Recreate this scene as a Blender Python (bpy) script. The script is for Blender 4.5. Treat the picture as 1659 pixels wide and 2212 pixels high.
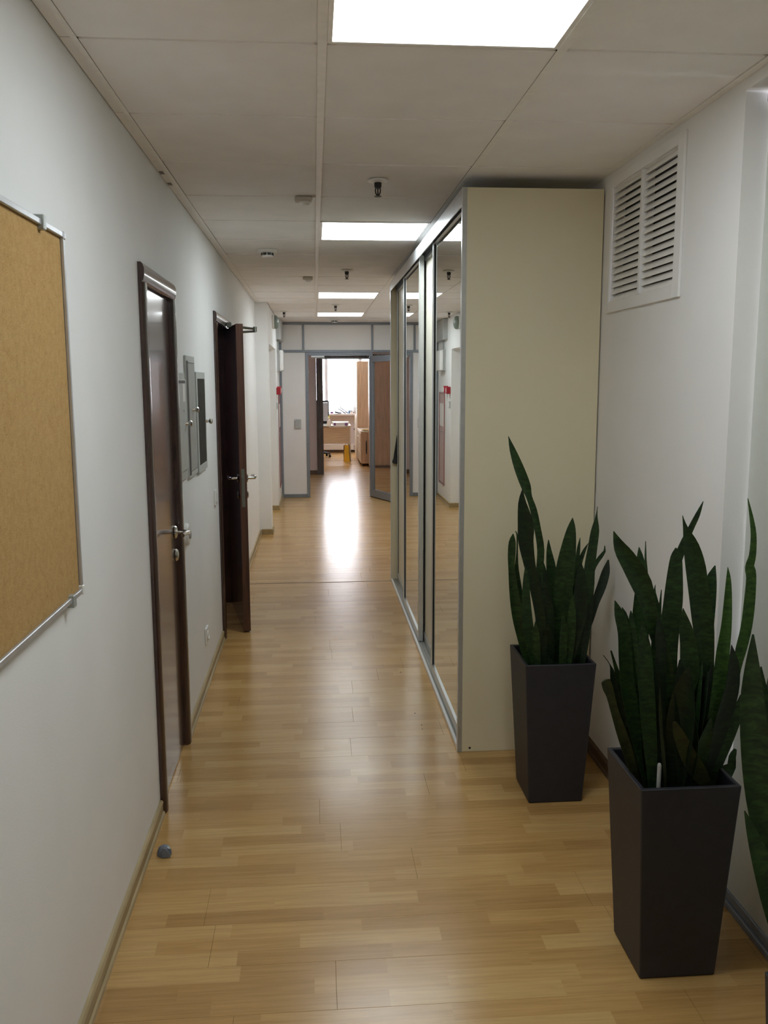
import bpy, bmesh, math, random
from mathutils import Vector, Matrix
from math import radians as R, pi

for o in list(bpy.data.objects): bpy.data.objects.remove(o)
SC = bpy.context.scene
COL = SC.collection
random.seed(11)

# ------------------------------------------------------------------ camera
cam_d = bpy.data.cameras.new('camera'); cam = bpy.data.objects.new('camera', cam_d); COL.objects.link(cam)
cam_d.sensor_fit = 'HORIZONTAL'; cam_d.sensor_width = 36.0; cam_d.lens = 40.972
cam_d.clip_start = 0.05; cam_d.clip_end = 200
_r = (0.996884, -0.078812, -0.003287); _u = (0.014832, 0.146362, 0.98912); _f = (0.077473, 0.986087, -0.147075)
cam.matrix_world = Matrix(((_r[0], _u[0], -_f[0], -0.0319), (_r[1], _u[1], -_f[1], 0.0), (_r[2], _u[2], -_f[2], 1.62), (0, 0, 0, 1)))
SC.camera = cam

# ------------------------------------------------------------------ light and exposure
W = bpy.data.worlds.new('world'); SC.world = W; W.use_nodes = True
_bg = W.node_tree.nodes['Background']
_bg.inputs[0].default_value = (0.93, 0.92, 1.0, 1); _bg.inputs[1].default_value = 14.0
PANEL_POWER = 14.6
PANEL_TINT = (0.90, 0.97, 1.0)
SC.view_settings.view_transform = 'Standard'; SC.view_settings.look = 'None'
SC.view_settings.exposure = 0.0; SC.view_settings.gamma = 1.0; SC.view_settings.use_curve_mapping = False
cy = SC.cycles
cy.use_denoising = True
cy.max_bounces = 14; cy.diffuse_bounces = 9; cy.glossy_bounces = 6; cy.transmission_bounces = 8; cy.transparent_max_bounces = 12
cy.sample_clamp_indirect = 6.0; cy.caustics_reflective = False; cy.caustics_refractive = False

# ------------------------------------------------------------------ materials
def new_mat(name):
    m = bpy.data.materials.new(name); m.use_nodes = True
    nt = m.node_tree; b = nt.nodes['Principled BSDF']
    return m, nt, b
def N(nt, t, **kw):
    n = nt.nodes.new(t)
    for k, v in kw.items(): setattr(n, k, v)
    return n
def mathn(nt, op, a, b=None, c=None):
    n = nt.nodes.new('ShaderNodeMath'); n.operation = op
    for i, v in enumerate((a, b, c)):
        if v is None: continue
        if isinstance(v, (int, float)): n.inputs[i].default_value = v
        else: nt.links.new(v, n.inputs[i])
    return n.outputs[0]
def plain(name, col, rough=0.5, metal=0.0, spec=0.5, var=0.04, scale=30.0, bump=0.0, bscale=200.0, stretch=None, coat=0.0):
    """principled with a light procedural mottling (object independent: geometry position)"""
    m, nt, b = new_mat(name)
    g = N(nt, 'ShaderNodeNewGeometry')
    src = g.outputs['Position']
    if stretch:
        mp = N(nt, 'ShaderNodeMapping'); mp.inputs['Scale'].default_value = stretch
        nt.links.new(src, mp.inputs[0]); src = mp.outputs[0]
    n = N(nt, 'ShaderNodeTexNoise'); n.inputs['Scale'].default_value = scale; n.inputs['Detail'].default_value = 5
    nt.links.new(src, n.inputs['Vector'])
    r = N(nt, 'ShaderNodeValToRGB')
    lo = [max(0, c*(1-var*2)) for c in col]; hi = [min(1, c*(1+var*2)) for c in col]
    r.color_ramp.elements[0].position = .3; r.color_ramp.elements[1].position = .7
    r.color_ramp.elements[0].color = (*lo, 1); r.color_ramp.elements[1].color = (*hi, 1)
    nt.links.new(n.outputs[0], r.inputs[0]); nt.links.new(r.outputs[0], b.inputs['Base Color'])
    b.inputs['Roughness'].default_value = rough; b.inputs['Metallic'].default_value = metal
    b.inputs['Specular IOR Level'].default_value = spec
    if coat: b.inputs['Coat Weight'].default_value = coat; b.inputs['Coat Roughness'].default_value = 0.06
    if bump:
        n2 = N(nt, 'ShaderNodeTexNoise'); n2.inputs['Scale'].default_value = bscale; n2.inputs['Detail'].default_value = 3
        nt.links.new(src, n2.inputs['Vector'])
        bp = N(nt, 'ShaderNodeBump'); bp.inputs['Strength'].default_value = bump; bp.inputs['Distance'].default_value = 0.002
        nt.links.new(n2.outputs[0], bp.inputs['Height']); nt.links.new(bp.outputs[0], b.inputs['Normal'])
    return m

M = {}
M['wall'] = plain('wall_paint', (0.84, 0.85, 0.85), 0.7, spec=0.25, var=.01, scale=3, bump=.15, bscale=260)
M['wall_r'] = plain('wall_paint_warm', (0.80, 0.795, 0.785), 0.75, spec=0.2, var=.01, scale=3, bump=.15, bscale=260)
M['tile'] = plain('ceiling_tile_fibre', (0.89, 0.87, 0.86), 0.9, spec=.15, var=.015, scale=6, bump=.25, bscale=420)
M['rail'] = plain('ceiling_rail_paint', (0.88, 0.86, 0.83), 0.45, var=.02)
M['plenum'] = plain('plenum_dark', (0.03, 0.03, 0.035), 0.9)
M['cream'] = plain('cream_laminate', (0.70, 0.64, 0.455), 0.42, var=.008, scale=4, bump=.05, bscale=500)
M['cream_front'] = plain('pale_laminate', (0.76, 0.74, 0.62), 0.4, var=.008, scale=4)
M['alu'] = plain('brushed_aluminium', (0.66, 0.68, 0.68), 0.34, .8, var=.012, scale=60, stretch=(8, 8, .4))
M['track'] = plain('anodised_track', (0.41, 0.41, 0.38), 0.38, .4, var=.03)
M['alu_trim'] = plain('silver_lacquer', (0.68, 0.70, 0.72), 0.28, .55, var=.02)
M['alu_grey'] = plain('grey_powder_aluminium', (0.225, 0.25, 0.285), 0.42, .25, var=.03)
M['board_alu'] = plain('pale_aluminium', (0.55, 0.56, 0.58), 0.35, .6, var=.03)
M['rubber'] = plain('black_rubber', (0.012, 0.012, 0.013), 0.55)
M['wood_dark'] = plain('mahogany_veneer', (0.062, 0.029, 0.022), 0.2, var=.22, scale=9, stretch=(6, 6, .5), spec=.6, coat=.35)
M['wood_frame'] = plain('mahogany_frame', (0.045, 0.020, 0.015), 0.22, var=.2, scale=9, stretch=(6, 6, .5), spec=.6, coat=.4)
M['wood_edge'] = plain('mahogany_edge', (0.075, 0.03, 0.016), 0.4, var=.2, scale=9, stretch=(6, 6, .5))
M['chrome'] = plain('satin_chrome', (0.68, 0.67, 0.64), 0.16, 1.0, var=.02)
M['lockplate'] = plain('lock_steel', (0.20, 0.21, 0.18), 0.38, .8, var=.05)
M['steel_box'] = plain('grey_enamelled_steel', (0.47, 0.50, 0.48), 0.42, .0, var=.02)
M['steel_box2'] = plain('grey_enamelled_steel_darker', (0.36, 0.385, 0.37), 0.35, .1, var=.04)
M['dark_glass'] = plain('dark_panel', (0.03, 0.029, 0.024), 0.6, spec=.15, var=.15)
M['white_plastic'] = plain('white_plastic', (0.78, 0.78, 0.76), 0.35, var=.01)
M['grey_plastic'] = plain('grey_plastic', (0.42, 0.43, 0.42), 0.4, var=.03)
M['beige_plastic'] = plain('beige_plastic', (0.55, 0.51, 0.45), 0.5, var=.03)
M['black'] = plain('black_plastic', (0.014, 0.014, 0.016), 0.45)
M['red'] = plain('red_plastic', (0.36, 0.018, 0.03), 0.3)
M['pink'] = plain('dusty_red_enamel', (0.36, 0.14, 0.125), 0.12, var=.03)
M['red_frame'] = plain('dull_red_enamel', (0.24, 0.022, 0.026), 0.25, var=.03)
M['paper'] = plain('white_paper', (0.80, 0.79, 0.77), 0.8, var=.02)
M['planter'] = plain('anthracite_plastic', (0.017, 0.0172, 0.023), 0.5, var=.08, bump=.3, bscale=900)
M['soil'] = plain('dark_soil', (0.012, 0.009, 0.007), 0.95, var=.3, scale=60, bump=1.0, bscale=90)
M['base'] = plain('skirting_oak', (0.33, 0.25, 0.125), 0.38, var=.08, scale=14, stretch=(3, .4, 3))
M['base_lip'] = plain('skirting_oak_pale', (0.42, 0.335, 0.19), 0.38, var=.08, scale=14, stretch=(3, .4, 3))
M['base_dark'] = plain('skirting_walnut_and_shaded', (0.11, 0.068, 0.04), 0.4, var=.1)
M['frost'] = plain('frosted_panel', (0.52, 0.54, 0.50), 0.3, var=.01)
M['seam'] = plain('dark_joint', (0.075, 0.045, 0.025), 0.6)
M['stop'] = plain('blue_grey_rubber', (0.13, 0.15, 0.19), 0.45, var=.05)
M['beech'] = plain('beech_veneer', (0.60, 0.41, 0.26), 0.4, var=.09, scale=8, stretch=(5, 5, .4))
M['maple'] = plain('maple_veneer', (0.66, 0.50, 0.31), 0.4, var=.05, scale=8, stretch=(.5, 5, 5))
M['maple_pale'] = plain('pale_maple_edge', (0.72, 0.61, 0.46), 0.4, var=.04)
M['daylit_wall'] = plain('far_room_paint', (0.70, 0.67, 0.69), 0.75, var=.01, scale=3)  # lilac in this colour stands for the daylight cast
M['pink_wall'] = plain('far_hall_paint', (0.62, 0.52, 0.50), 0.75, var=.01, scale=3)
M['yellow'] = plain('yellow_paper_bag', (0.80, 0.48, 0.03), 0.35, var=.06, scale=12)
M['bag_side'] = plain('brown_paper_bag_side', (0.16, 0.085, 0.05), 0.5, var=.05)
M['brown_bag'] = plain('brown_leather', (0.20, 0.085, 0.06), 0.5, var=.2, scale=20)
M['navy'] = plain('navy_card', (0.03, 0.033, 0.08), 0.5)
M['purple'] = plain('purple_card', (0.24, 0.10, 0.26), 0.5)
M['blue'] = plain('blue_card', (0.05, 0.16, 0.32), 0.5)
M['sticky'] = plain('yellow_note', (0.85, 0.80, 0.25), 0.7)
M['ceramic'] = plain('cream_ceramic', (0.80, 0.74, 0.66), 0.25)
M['food'] = plain('golden_snack', (0.62, 0.47, 0.22), 0.6, var=.2, scale=80)
M['green_disc'] = plain('sea_grey_plastic', (0.24, 0.30, 0.27), 0.35, var=.03)
M['white_frame'] = plain('white_window_frame', (0.82, 0.82, 0.84), 0.35, var=.01)
M['side_room_grey'] = plain('side_room_paint', (0.35, 0.34, 0.34), 0.8)  # even mid grey for the side room walls

def make_cork():
    m, nt, b = new_mat('cork')
    g = N(nt, 'ShaderNodeNewGeometry')
    v = N(nt, 'ShaderNodeTexVoronoi'); v.inputs['Scale'].default_value = 420
    n = N(nt, 'ShaderNodeTexNoise'); n.inputs['Scale'].default_value = 55; n.inputs['Detail'].default_value = 9; n.inputs['Roughness'].default_value = .75
    nt.links.new(g.outputs['Position'], v.inputs['Vector']); nt.links.new(g.outputs['Position'], n.inputs['Vector'])
    mx = mathn(nt, 'ADD', mathn(nt, 'MULTIPLY', n.outputs[0], .75), mathn(nt, 'MULTIPLY', v.outputs['Distance'], .45))
    r = N(nt, 'ShaderNodeValToRGB'); e = r.color_ramp.elements
    e[0].position = .28; e[0].color = (0.27, 0.150, 0.052, 1); e[1].position = .52; e[1].color = (0.45, 0.280, 0.108, 1)
    x = e.new(.75); x.color = (0.53, 0.345, 0.150, 1)
    nt.links.new(mx, r.inputs[0]); nt.links.new(r.outputs[0], b.inputs['Base Color'])
    b.inputs['Roughness'].default_value = .9; b.inputs['Specular IOR Level'].default_value = .15
    bp = N(nt, 'ShaderNodeBump'); bp.inputs['Strength'].default_value = .3; bp.inputs['Distance'].default_value = .001
    nt.links.new(mx, bp.inputs['Height']); nt.links.new(bp.outputs[0], b.inputs['Normal'])
    return m
M['cork'] = make_cork()

def make_floor():
    """three-strip laminate print: strips 65 mm wide, random lengths and tones, grain along the boards"""
    m, nt, b = new_mat('oak_laminate')
    g = N(nt, 'ShaderNodeNewGeometry'); s = N(nt, 'ShaderNodeSeparateXYZ'); nt.links.new(g.outputs['Position'], s.inputs[0])
    X, Y = s.outputs[0], s.outputs[1]
    row = mathn(nt, 'FLOOR', mathn(nt, 'DIVIDE', mathn(nt, 'ADD', Y, 3.0), 0.065))
    wn = N(nt, 'ShaderNodeTexWhiteNoise', noise_dimensions='1D'); nt.links.new(row, wn.inputs['W'])
    ln = mathn(nt, 'ADD', .34, mathn(nt, 'MULTIPLY', wn.outputs['Value'], .16))
    xs = mathn(nt, 'ADD', X, mathn(nt, 'MULTIPLY', wn.outputs['Value'], 7.3))
    colm = mathn(nt, 'FLOOR', mathn(nt, 'DIVIDE', xs, ln))
    cv = N(nt, 'ShaderNodeCombineXYZ'); nt.links.new(row, cv.inputs[0]); nt.links.new(colm, cv.inputs[1])
    w2 = N(nt, 'ShaderNodeTexWhiteNoise', noise_dimensions='2D'); nt.links.new(cv.outputs[0], w2.inputs['Vector'])
    r = N(nt, 'ShaderNodeValToRGB'); e = r.color_ramp.elements
    e[0].position = 0.0; e[0].color = (0.43, 0.250, 0.088, 1); e[1].position = 1.0; e[1].color = (0.575, 0.375, 0.152, 1)
    for p, c in ((.25, (0.47, 0.280, 0.100, 1)), (.6, (0.525, 0.323, 0.119, 1))):
        x = e.new(p); x.color = c
    nt.links.new(w2.outputs['Value'], r.inputs[0])
    mp = N(nt, 'ShaderNodeMapping'); mp.inputs['Scale'].default_value = (1.6, 34, 1)
    off = N(nt, 'ShaderNodeCombineXYZ'); nt.links.new(w2.outputs['Value'], off.inputs[0]); nt.links.new(w2.outputs['Value'], off.inputs[1])
    va = N(nt, 'ShaderNodeVectorMath', operation='MULTIPLY_ADD'); va.inputs[1].default_value = (40, 3, 0)
    nt.links.new(off.outputs[0], va.inputs[0]); nt.links.new(g.outputs['Position'], va.inputs[2])
    nt.links.new(va.outputs[0], mp.inputs[0])
    n = N(nt, 'ShaderNodeTexNoise'); n.inputs['Scale'].default_value = 2.4; n.inputs['Detail'].default_value = 6; n.inputs['Roughness'].default_value = .62; n.inputs['Distortion'].default_value = .5
    nt.links.new(mp.outputs[0], n.inputs['Vector'])
    gr = N(nt, 'ShaderNodeValToRGB'); ge = gr.color_ramp.elements
    ge[0].position = .32; ge[0].color = (.84, .81, .77, 1); ge[1].position = .62; ge[1].color = (1.04, 1.03, 1.02, 1)
    nt.links.new(n.outputs[0], gr.inputs[0])
    mx = N(nt, 'ShaderNodeMix', data_type='RGBA', blend_type='MULTIPLY'); mx.inputs['Factor'].default_value = 1
    nt.links.new(r.outputs[0], mx.inputs['A']); nt.links.new(gr.outputs[0], mx.inputs['B'])
    nt.links.new(mx.outputs['Result'], b.inputs['Base Color'])
    b.inputs['Roughness'].default_value = .17; b.inputs['Specular IOR Level'].default_value = .5
    n3 = N(nt, 'ShaderNodeTexNoise'); n3.inputs['Scale'].default_value = 5; nt.links.new(g.outputs['Position'], n3.inputs['Vector'])
    rr = mathn(nt, 'ADD', .20, mathn(nt, 'MULTIPLY', n3.outputs[0], .08)); nt.links.new(rr, b.inputs['Roughness'])
    bp = N(nt, 'ShaderNodeBump'); bp.inputs['Strength'].default_value = .05; bp.inputs['Distance'].default_value = .001
    nt.links.new(n.outputs[0], bp.inputs['Height']); nt.links.new(bp.outputs[0], b.inputs['Normal'])
    return m
M['floor'] = make_floor()

def make_leaf(name, dark, mid, lite, zs):
    m, nt, b = new_mat(name)
    g = N(nt, 'ShaderNodeNewGeometry')
    mp = N(nt, 'ShaderNodeMapping'); mp.inputs['Scale'].default_value = (14, 14, zs); nt.links.new(g.outputs['Position'], mp.inputs[0])
    n = N(nt, 'ShaderNodeTexNoise'); n.inputs['Scale'].default_value = 2.2; n.inputs['Detail'].default_value = 5; n.inputs['Roughness'].default_value = .65; n.inputs['Distortion'].default_value = .7
    nt.links.new(mp.outputs[0], n.inputs['Vector'])
    r = N(nt, 'ShaderNodeValToRGB'); e = r.color_ramp.elements
    e[0].position = .34; e[0].color = (*dark, 1); e[1].position = .66; e[1].color = (*lite, 1); x = e.new(.5); x.color = (*mid, 1)
    nt.links.new(n.outputs[0], r.inputs[0]); nt.links.new(r.outputs[0], b.inputs['Base Color'])
    b.inputs['Roughness'].default_value = .5; b.inputs['Specular IOR Level'].default_value = .3
    return m
M['leaf'] = make_leaf('snake_leaf', (0.008, 0.019, 0.006), (0.014, 0.035, 0.009), (0.027, 0.060, 0.013), 38)
M['leaf_dark'] = make_leaf('snake_leaf_dark', (0.005, 0.010, 0.004), (0.008, 0.017, 0.006), (0.013, 0.029, 0.008), 36)
M['leaf_light'] = make_leaf('snake_leaf_light', (0.018, 0.050, 0.010), (0.038, 0.095, 0.016), (0.065, 0.14, 0.024), 40)
M['leaf_olive'] = make_leaf('snake_leaf_olive', (0.018, 0.022, 0.007), (0.028, 0.034, 0.010), (0.040, 0.050, 0.013), 20)

def emit(name, col, s):
    m, nt, b = new_mat(name)
    b.inputs['Base Color'].default_value = (.8, .8, .8, 1)
    n = N(nt, 'ShaderNodeTexNoise'); n.inputs['Scale'].default_value = 3
    b.inputs['Emission Color'].default_value = (*col, 1); b.inputs['Emission Strength'].default_value = s
    return m
M['added_dim_lamp'] = emit('added_lamp_diffuser', (0.85, 0.80, 1.0), 3.5)  # violet glow of the added side room lamp
M['panel'] = emit('lamp_diffuser', PANEL_TINT, PANEL_POWER)

def mirror_mat():
    m, nt, b = new_mat('mirror_glass')
    b.inputs['Base Color'].default_value = (0.80, 0.84, 0.81, 1); b.inputs['Metallic'].default_value = 1; b.inputs['Roughness'].default_value = 0.004
    return m
M['mirror'] = mirror_mat()
def glass_mat(name, tint, strength=1.0):
    m = bpy.data.materials.new(name); m.use_nodes = True; nt = m.node_tree
    for n in list(nt.nodes): nt.nodes.remove(n)
    out = N(nt, 'ShaderNodeOutputMaterial'); tr = N(nt, 'ShaderNodeBsdfTransparent'); tr.inputs[0].default_value = (*tint, 1)
    gl = N(nt, 'ShaderNodeBsdfGlossy'); gl.inputs['Roughness'].default_value = .01
    ge = N(nt, 'ShaderNodeNewGeometry'); dt = N(nt, 'ShaderNodeVectorMath', operation='DOT_PRODUCT')
    nt.links.new(ge.outputs['Incoming'], dt.inputs[0]); nt.links.new(ge.outputs['Normal'], dt.inputs[1])
    sch = mathn(nt, 'POWER', mathn(nt, 'SUBTRACT', 1.0, mathn(nt, 'ABSOLUTE', dt.outputs['Value'])), 5.0)
    fr = mathn(nt, 'ADD', .04, mathn(nt, 'MULTIPLY', sch, .9))
    mx = N(nt, 'ShaderNodeMixShader'); f = mathn(nt, 'MULTIPLY', fr, strength)
    nt.links.new(f, mx.inputs[0]); nt.links.new(tr.outputs[0], mx.inputs[1]); nt.links.new(gl.outputs[0], mx.inputs[2]); nt.links.new(mx.outputs[0], out.inputs[0])
    return m
M['glass'] = glass_mat('clear_glass', (.95, .94, .92))
M['window_glass'] = glass_mat('window_glass', (.97, .98, .98))

# ------------------------------------------------------------------ mesh helpers
WM = {}
class B:
    """collects shapes in world coordinates; .obj() links them as ONE mesh object"""
    def __init__(s): s.bm = bmesh.new()
    def box(s, x0, x1, y0, y1, z0, z1, bev=0.0, seg=1):
        bm = bmesh.new()
        v = [bm.verts.new((x, y, z)) for x in (x0, x1) for y in (y0, y1) for z in (z0, z1)]
        for f in ((0, 1, 3, 2), (4, 6, 7, 5), (0, 4, 5, 1), (2, 3, 7, 6), (0, 2, 6, 4), (1, 5, 7, 3)): bm.faces.new([v[i] for i in f])
        if bev > 0: bmesh.ops.bevel(bm, geom=list(bm.edges), offset=bev, segments=seg, affect='EDGES', profile=.5)
        s._add(bm); return s
    def _add(s, bm, mat=None):
        bmesh.ops.recalc_face_normals(bm, faces=bm.faces)
        if mat is not None: bmesh.ops.transform(bm, matrix=mat, verts=bm.verts)
        me = bpy.data.meshes.new('t'); bm.to_mesh(me); bm.free(); s.bm.from_mesh(me); bpy.data.meshes.remove(me)
    def rod(s, p0, p1, r0, r1=None, n=12, caps=True):
        r1 = r0 if r1 is None else r1
        p0, p1 = Vector(p0), Vector(p1); d = p1-p0; q = d.to_track_quat('Z', 'Y').to_matrix().to_4x4()
        bm = bmesh.new(); bmesh.ops.create_cone(bm, cap_ends=caps, segments=n, radius1=r0, radius2=r1, depth=d.length)
        s._add(bm, Matrix.Translation((p0+p1)/2) @ q); return s
    def lathe(s, prof, origin, axis=(0, 0, 1), n=20):
        """prof: list of (r, h) along axis"""
        q = Vector(axis).to_track_quat('Z', 'Y').to_matrix().to_4x4(); bm = bmesh.new(); rings = []
        for r, h in prof:
            if r < 1e-6: rings.append([bm.verts.new((0, 0, h))])
            else: rings.append([bm.verts.new((r*math.cos(2*pi*i/n), r*math.sin(2*pi*i/n), h)) for i in range(n)])
        for a, b in zip(rings, rings[1:]):
            for i in range(n):
                j = (i+1) % n
                f = [a[i % len(a)], a[j % len(a)], b[j % len(b)], b[i % len(b)]]
                f = [x for k, x in enumerate(f) if x not in f[:k]]
                if len(f) > 2: bm.faces.new(f)
        for ring, rev in ((rings[0], True), (rings[-1], False)):
            if len(ring) > 2: bm.faces.new(ring[::-1] if rev else ring)
        s._add(bm, Matrix.Translation(origin) @ q); return s
    def prism(s, poly, y0, y1, axis='Y', bev=0.0):
        """poly of 2-D points; axis Y: (x,z); axis X: (y,z); axis Z: (x,y)"""
        bm = bmesh.new()
        def P(a, b, t): return {'Y': (a, t, b), 'X': (t, a, b), 'Z': (a, b, t)}[axis]
        A = [bm.verts.new(P(a, b, y0)) for a, b in poly]; C = [bm.verts.new(P(a, b, y1)) for a, b in poly]
        n = len(poly)
        for i in range(n): bm.faces.new((A[i], A[(i+1) % n], C[(i+1) % n], C[i]))
        bm.faces.new(A[::-1]); bm.faces.new(C)
        if bev: bmesh.ops.bevel(bm, geom=list(bm.edges), offset=bev, segments=1, affect='EDGES', profile=.5)
        s._add(bm); return s
    def tube(s, pts, r, n=10):
        pts = [Vector(p) for p in pts]; bm = bmesh.new(); rings = []
        for i, p in enumerate(pts):
            t = (pts[min(i+1, len(pts)-1)]-pts[max(i-1, 0)]).normalized(); q = t.to_track_quat('Z', 'Y')
            rr = r[i] if isinstance(r, (list, tuple)) else r
            rings.append([bm.verts.new(p + q @ Vector((rr*math.cos(2*pi*k/n), rr*math.sin(2*pi*k/n), 0))) for k in range(n)])
        for a, b in zip(rings, rings[1:]):
            best = min(range(n), key=lambda o: sum((a[k].co-b[(k+o) % n].co).length for k in range(n)))
            b = b[best:]+b[:best]
            for k in range(n): bm.faces.new((a[k], a[(k+1) % n], b[(k+1) % n], b[k]))
        bm.faces.new(rings[0][::-1]); bm.faces.new(rings[-1])
        s._add(bm); return s
    def xf(s, mat): bmesh.ops.transform(s.bm, matrix=mat, verts=s.bm.verts); return s
    def obj(s, name, mat, parent=None, smooth=False, local=False):
        me = bpy.data.meshes.new(name)
        W_ = WM.get(parent.name, Matrix()) if parent else Matrix()
        if not local: bmesh.ops.transform(s.bm, matrix=W_.inverted(), verts=s.bm.verts)
        bmesh.ops.recalc_face_normals(s.bm, faces=s.bm.faces)
        s.bm.to_mesh(me); s.bm.free()
        if smooth:
            me.polygons.foreach_set('use_smooth', [True]*len(me.polygons))
            me.set_sharp_from_angle(angle=R(38))
        me.materials.append(mat)
        o = bpy.data.objects.new(name, me); COL.objects.link(o)
        if parent: o.parent = parent
        WM[o.name] = W_
        return o
def box(*a, **k): return B().box(*a, **k)
def tag(o, label=None, cat=None, group=None, kind=None):
    if label: o['label'] = label
    if cat: o['category'] = cat
    if group: o['group'] = group
    if kind: o['kind'] = kind
    return o
def thing(name, label, cat, loc=(0, 0, 0), rz=0.0, group=None, kind=None):
    o = bpy.data.objects.new(name, None); COL.objects.link(o); o.empty_display_size = .1
    o.location = loc; o.rotation_euler = (0, 0, rz)
    WM[o.name] = Matrix.Translation(loc) @ Matrix.Rotation(rz, 4, 'Z')
    return tag(o, label, cat, group, kind)
def structure(name, label, cat, loc=(0, 0, 0), rz=0.0): return thing(name, label, cat, loc, rz, None, 'structure')
def copy_tree(o, loc, label, group=None):
    """a thing and its parts and sub-parts, sharing mesh data"""
    c = o.copy(); COL.objects.link(c); c.location = loc; c['label'] = label
    if group: c['group'] = group
    WM[c.name] = Matrix.Translation(loc) @ Matrix.Rotation(o.rotation_euler.z, 4, 'Z')
    for ch in list(o.children):
        d = ch.copy(); COL.objects.link(d); d.parent = c; WM[d.name] = WM[c.name]
        for g in list(ch.children):
            e = g.copy(); COL.objects.link(e); e.parent = d; WM[e.name] = WM[c.name]
    return c

# ================================================================== room shell
XL, XF, XW, XR, CZ, ZT = -0.636, -0.51, 0.575, 1.164, 2.443, 2.56
ROW0, YE = 1.703, 12.40
def row(k): return ROW0 + 0.6*k

# ---- floor: three-strip boards laid across the corridor, each a part
fl = box(-0.9, 1.3, -2.7, YE+.005, -.08, -.012).obj('floor', M['floor'])
tag(fl, 'honey oak laminate floor of the corridor laid in staggered boards', 'floor', kind='structure')
BW, BL = 0.195, 1.2
full = None
rb = random.Random(5)
k = 0
for i in range(13, 79):
    y0 = -3 + BW*i; y1 = y0 + BW
    off = rb.uniform(0, BL)
    x = -0.9 - off
    while x < 1.3:
        a, b = max(x, -.9), min(x+BL, 1.3)
        if b - a > .02:
            if abs(b-a-BL) < 1e-6 and full is not None:
                o = full.copy(); COL.objects.link(o); o.location = (a, y0, 0)
            else:
                q = B().box(0.0003, b-a-.0003, .0003, BW-.0003, -.012, 0, bev=.0004)
                o = q.obj('board', M['floor']); o.location = (a, y0, 0)
                if abs(b-a-BL) < 1e-6: full = o
            o.parent = fl
        x += BL
box(-.62, XW, 7.004, 7.014, -.004, .0012).obj('joint_strip', M['seam'], fl)
tag(box(-2.6, 2.8, YE+.006, 20.6, -.08, 0).obj('floor_far', M['floor']), 'oak laminate floor running on through the glass door into the far office', 'floor', kind='structure')

# ---- walls
w = B()
for y0, y1 in ((-2.7, 3.20), (3.85, 5.50), (6.44, 9.35)): w.box(-.76, XL, y0, y1, 0, ZT)
for y0, y1, z in ((3.20, 3.85, 2.0), (5.50, 6.44, 2.015)): w.box(-.76, XL, y0, y1, z, ZT)
tag(w.obj('wall_left', M['wall']), 'off-white painted corridor wall with two mahogany doors', 'wall', kind='structure')
w = B().box(-.98, XF, 9.35, 9.62, 0, ZT).box(-.98, -.86, 9.62, 11.18, 0, 2.032).box(-.98, XF, 9.62, 11.18, 2.032, ZT).box(-.98, XF, 11.18, 12.46, 0, ZT)
tag(w.obj('wall_left_far', M['wall']), 'projecting white wall section with a doorway niche near the glass door', 'wall', kind='structure')
w = B().box(XR, 1.32, 2.46, 2.885, 0, ZT).box(XR, 1.32, 3.535, YE+.06, 0, ZT).box(XR, 1.32, 2.885, 3.535, 0, 1.93).box(XR, 1.32, 2.885, 3.535, 2.382, ZT)
w.box(XR, 1.32, -2.7, 2.46, 2.41, ZT)
tag(w.obj('wall_right', M['wall_r']), 'white painted wall behind the wardrobe holding the louvred vent', 'wall', kind='structure')
tag(box(-.9, 1.4, -2.8, -2.7, 0, ZT).obj('wall_back', M['wall_r']), 'plain white end wall of the corridor behind the viewer', 'wall', kind='structure')

# glazed recess on the right, close to the camera
pr = structure('wall_right_recess', 'frosted grey-green glazed panels set back in the right wall beside the planters', 'partition', (1.25, 0, 0))
for y0, y1 in ((1.48, 2.455), (.5, 1.474), (-.48, .494), (-1.46, -.486), (-2.69, -1.466)):
    box(1.232, 1.262, y0, y1, .05, 2.38, bev=.002).obj('panel', M['frost'], pr)
box(1.218, 1.27, -2.69, 2.455, 0, .022, bev=.002).obj('base_rail', M['alu_grey'], pr)
box(1.226, 1.27, -2.69, 2.455, .024, .052, bev=.002).obj('base_rail', M['alu_grey'], pr)
box(1.215, 1.27, -2.69, 2.44, 2.375, 2.405, bev=.002).obj('top_rail', M['alu_grey'], pr)

# ---- skirting
def skirting(name, label, y0, y1, x, side, lo=None, mat='base'):
    """runs along Y against a wall at x; side +1 = stands out towards +X"""
    s = side
    o = B().prism([(x, 0), (x+.011*s, 0), (x+.011*s, .044), (x, .05)], y0, y1).obj(name, M[mat], smooth=False)
    tag(o, label, 'skirting', kind='structure')
    B().prism([(x+.0112*s, 0), (x+.018*s, 0), (x+.0165*s, .012), (x+.0112*s, .017)], y0, y1).obj('foot', M['base_lip' if mat == 'base' else mat], o)
    B().prism([(x, .0502), (x+.0112*s, .0442), (x+.0125*s, .052), (x+.008*s, .059), (x, .060)], y0, y1).obj('lip', M['base_lip' if mat == 'base' else mat], o)
    return o
skirting('baseboard_left', 'oak skirting under the cork board up to the first door', -2.69, 3.165, XL, 1)
skirting('baseboard_left', 'oak skirting between the two mahogany doors', 3.89, 5.45, XL, 1)
skirting('baseboard_left', 'oak skirting from the open door to the projecting wall', 6.52, 9.33, XL, 1)
skirting('baseboard_left', 'oak skirting along the projecting wall beside the niche', 9.335, 9.615, XF, 1)
skirting('baseboard_left', 'oak skirting between the niche and the glass partition', 11.19, 12.37, XF, 1)
o = B().prism([(9.35, 0), (9.334, 0), (9.336, .055), (9.35, .06)], XL+.02, XF+.017, axis='X').obj('baseboard_return', M['base'])
tag(o, 'short oak skirting across the face of the projecting wall', 'skirting', kind='structure')
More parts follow.
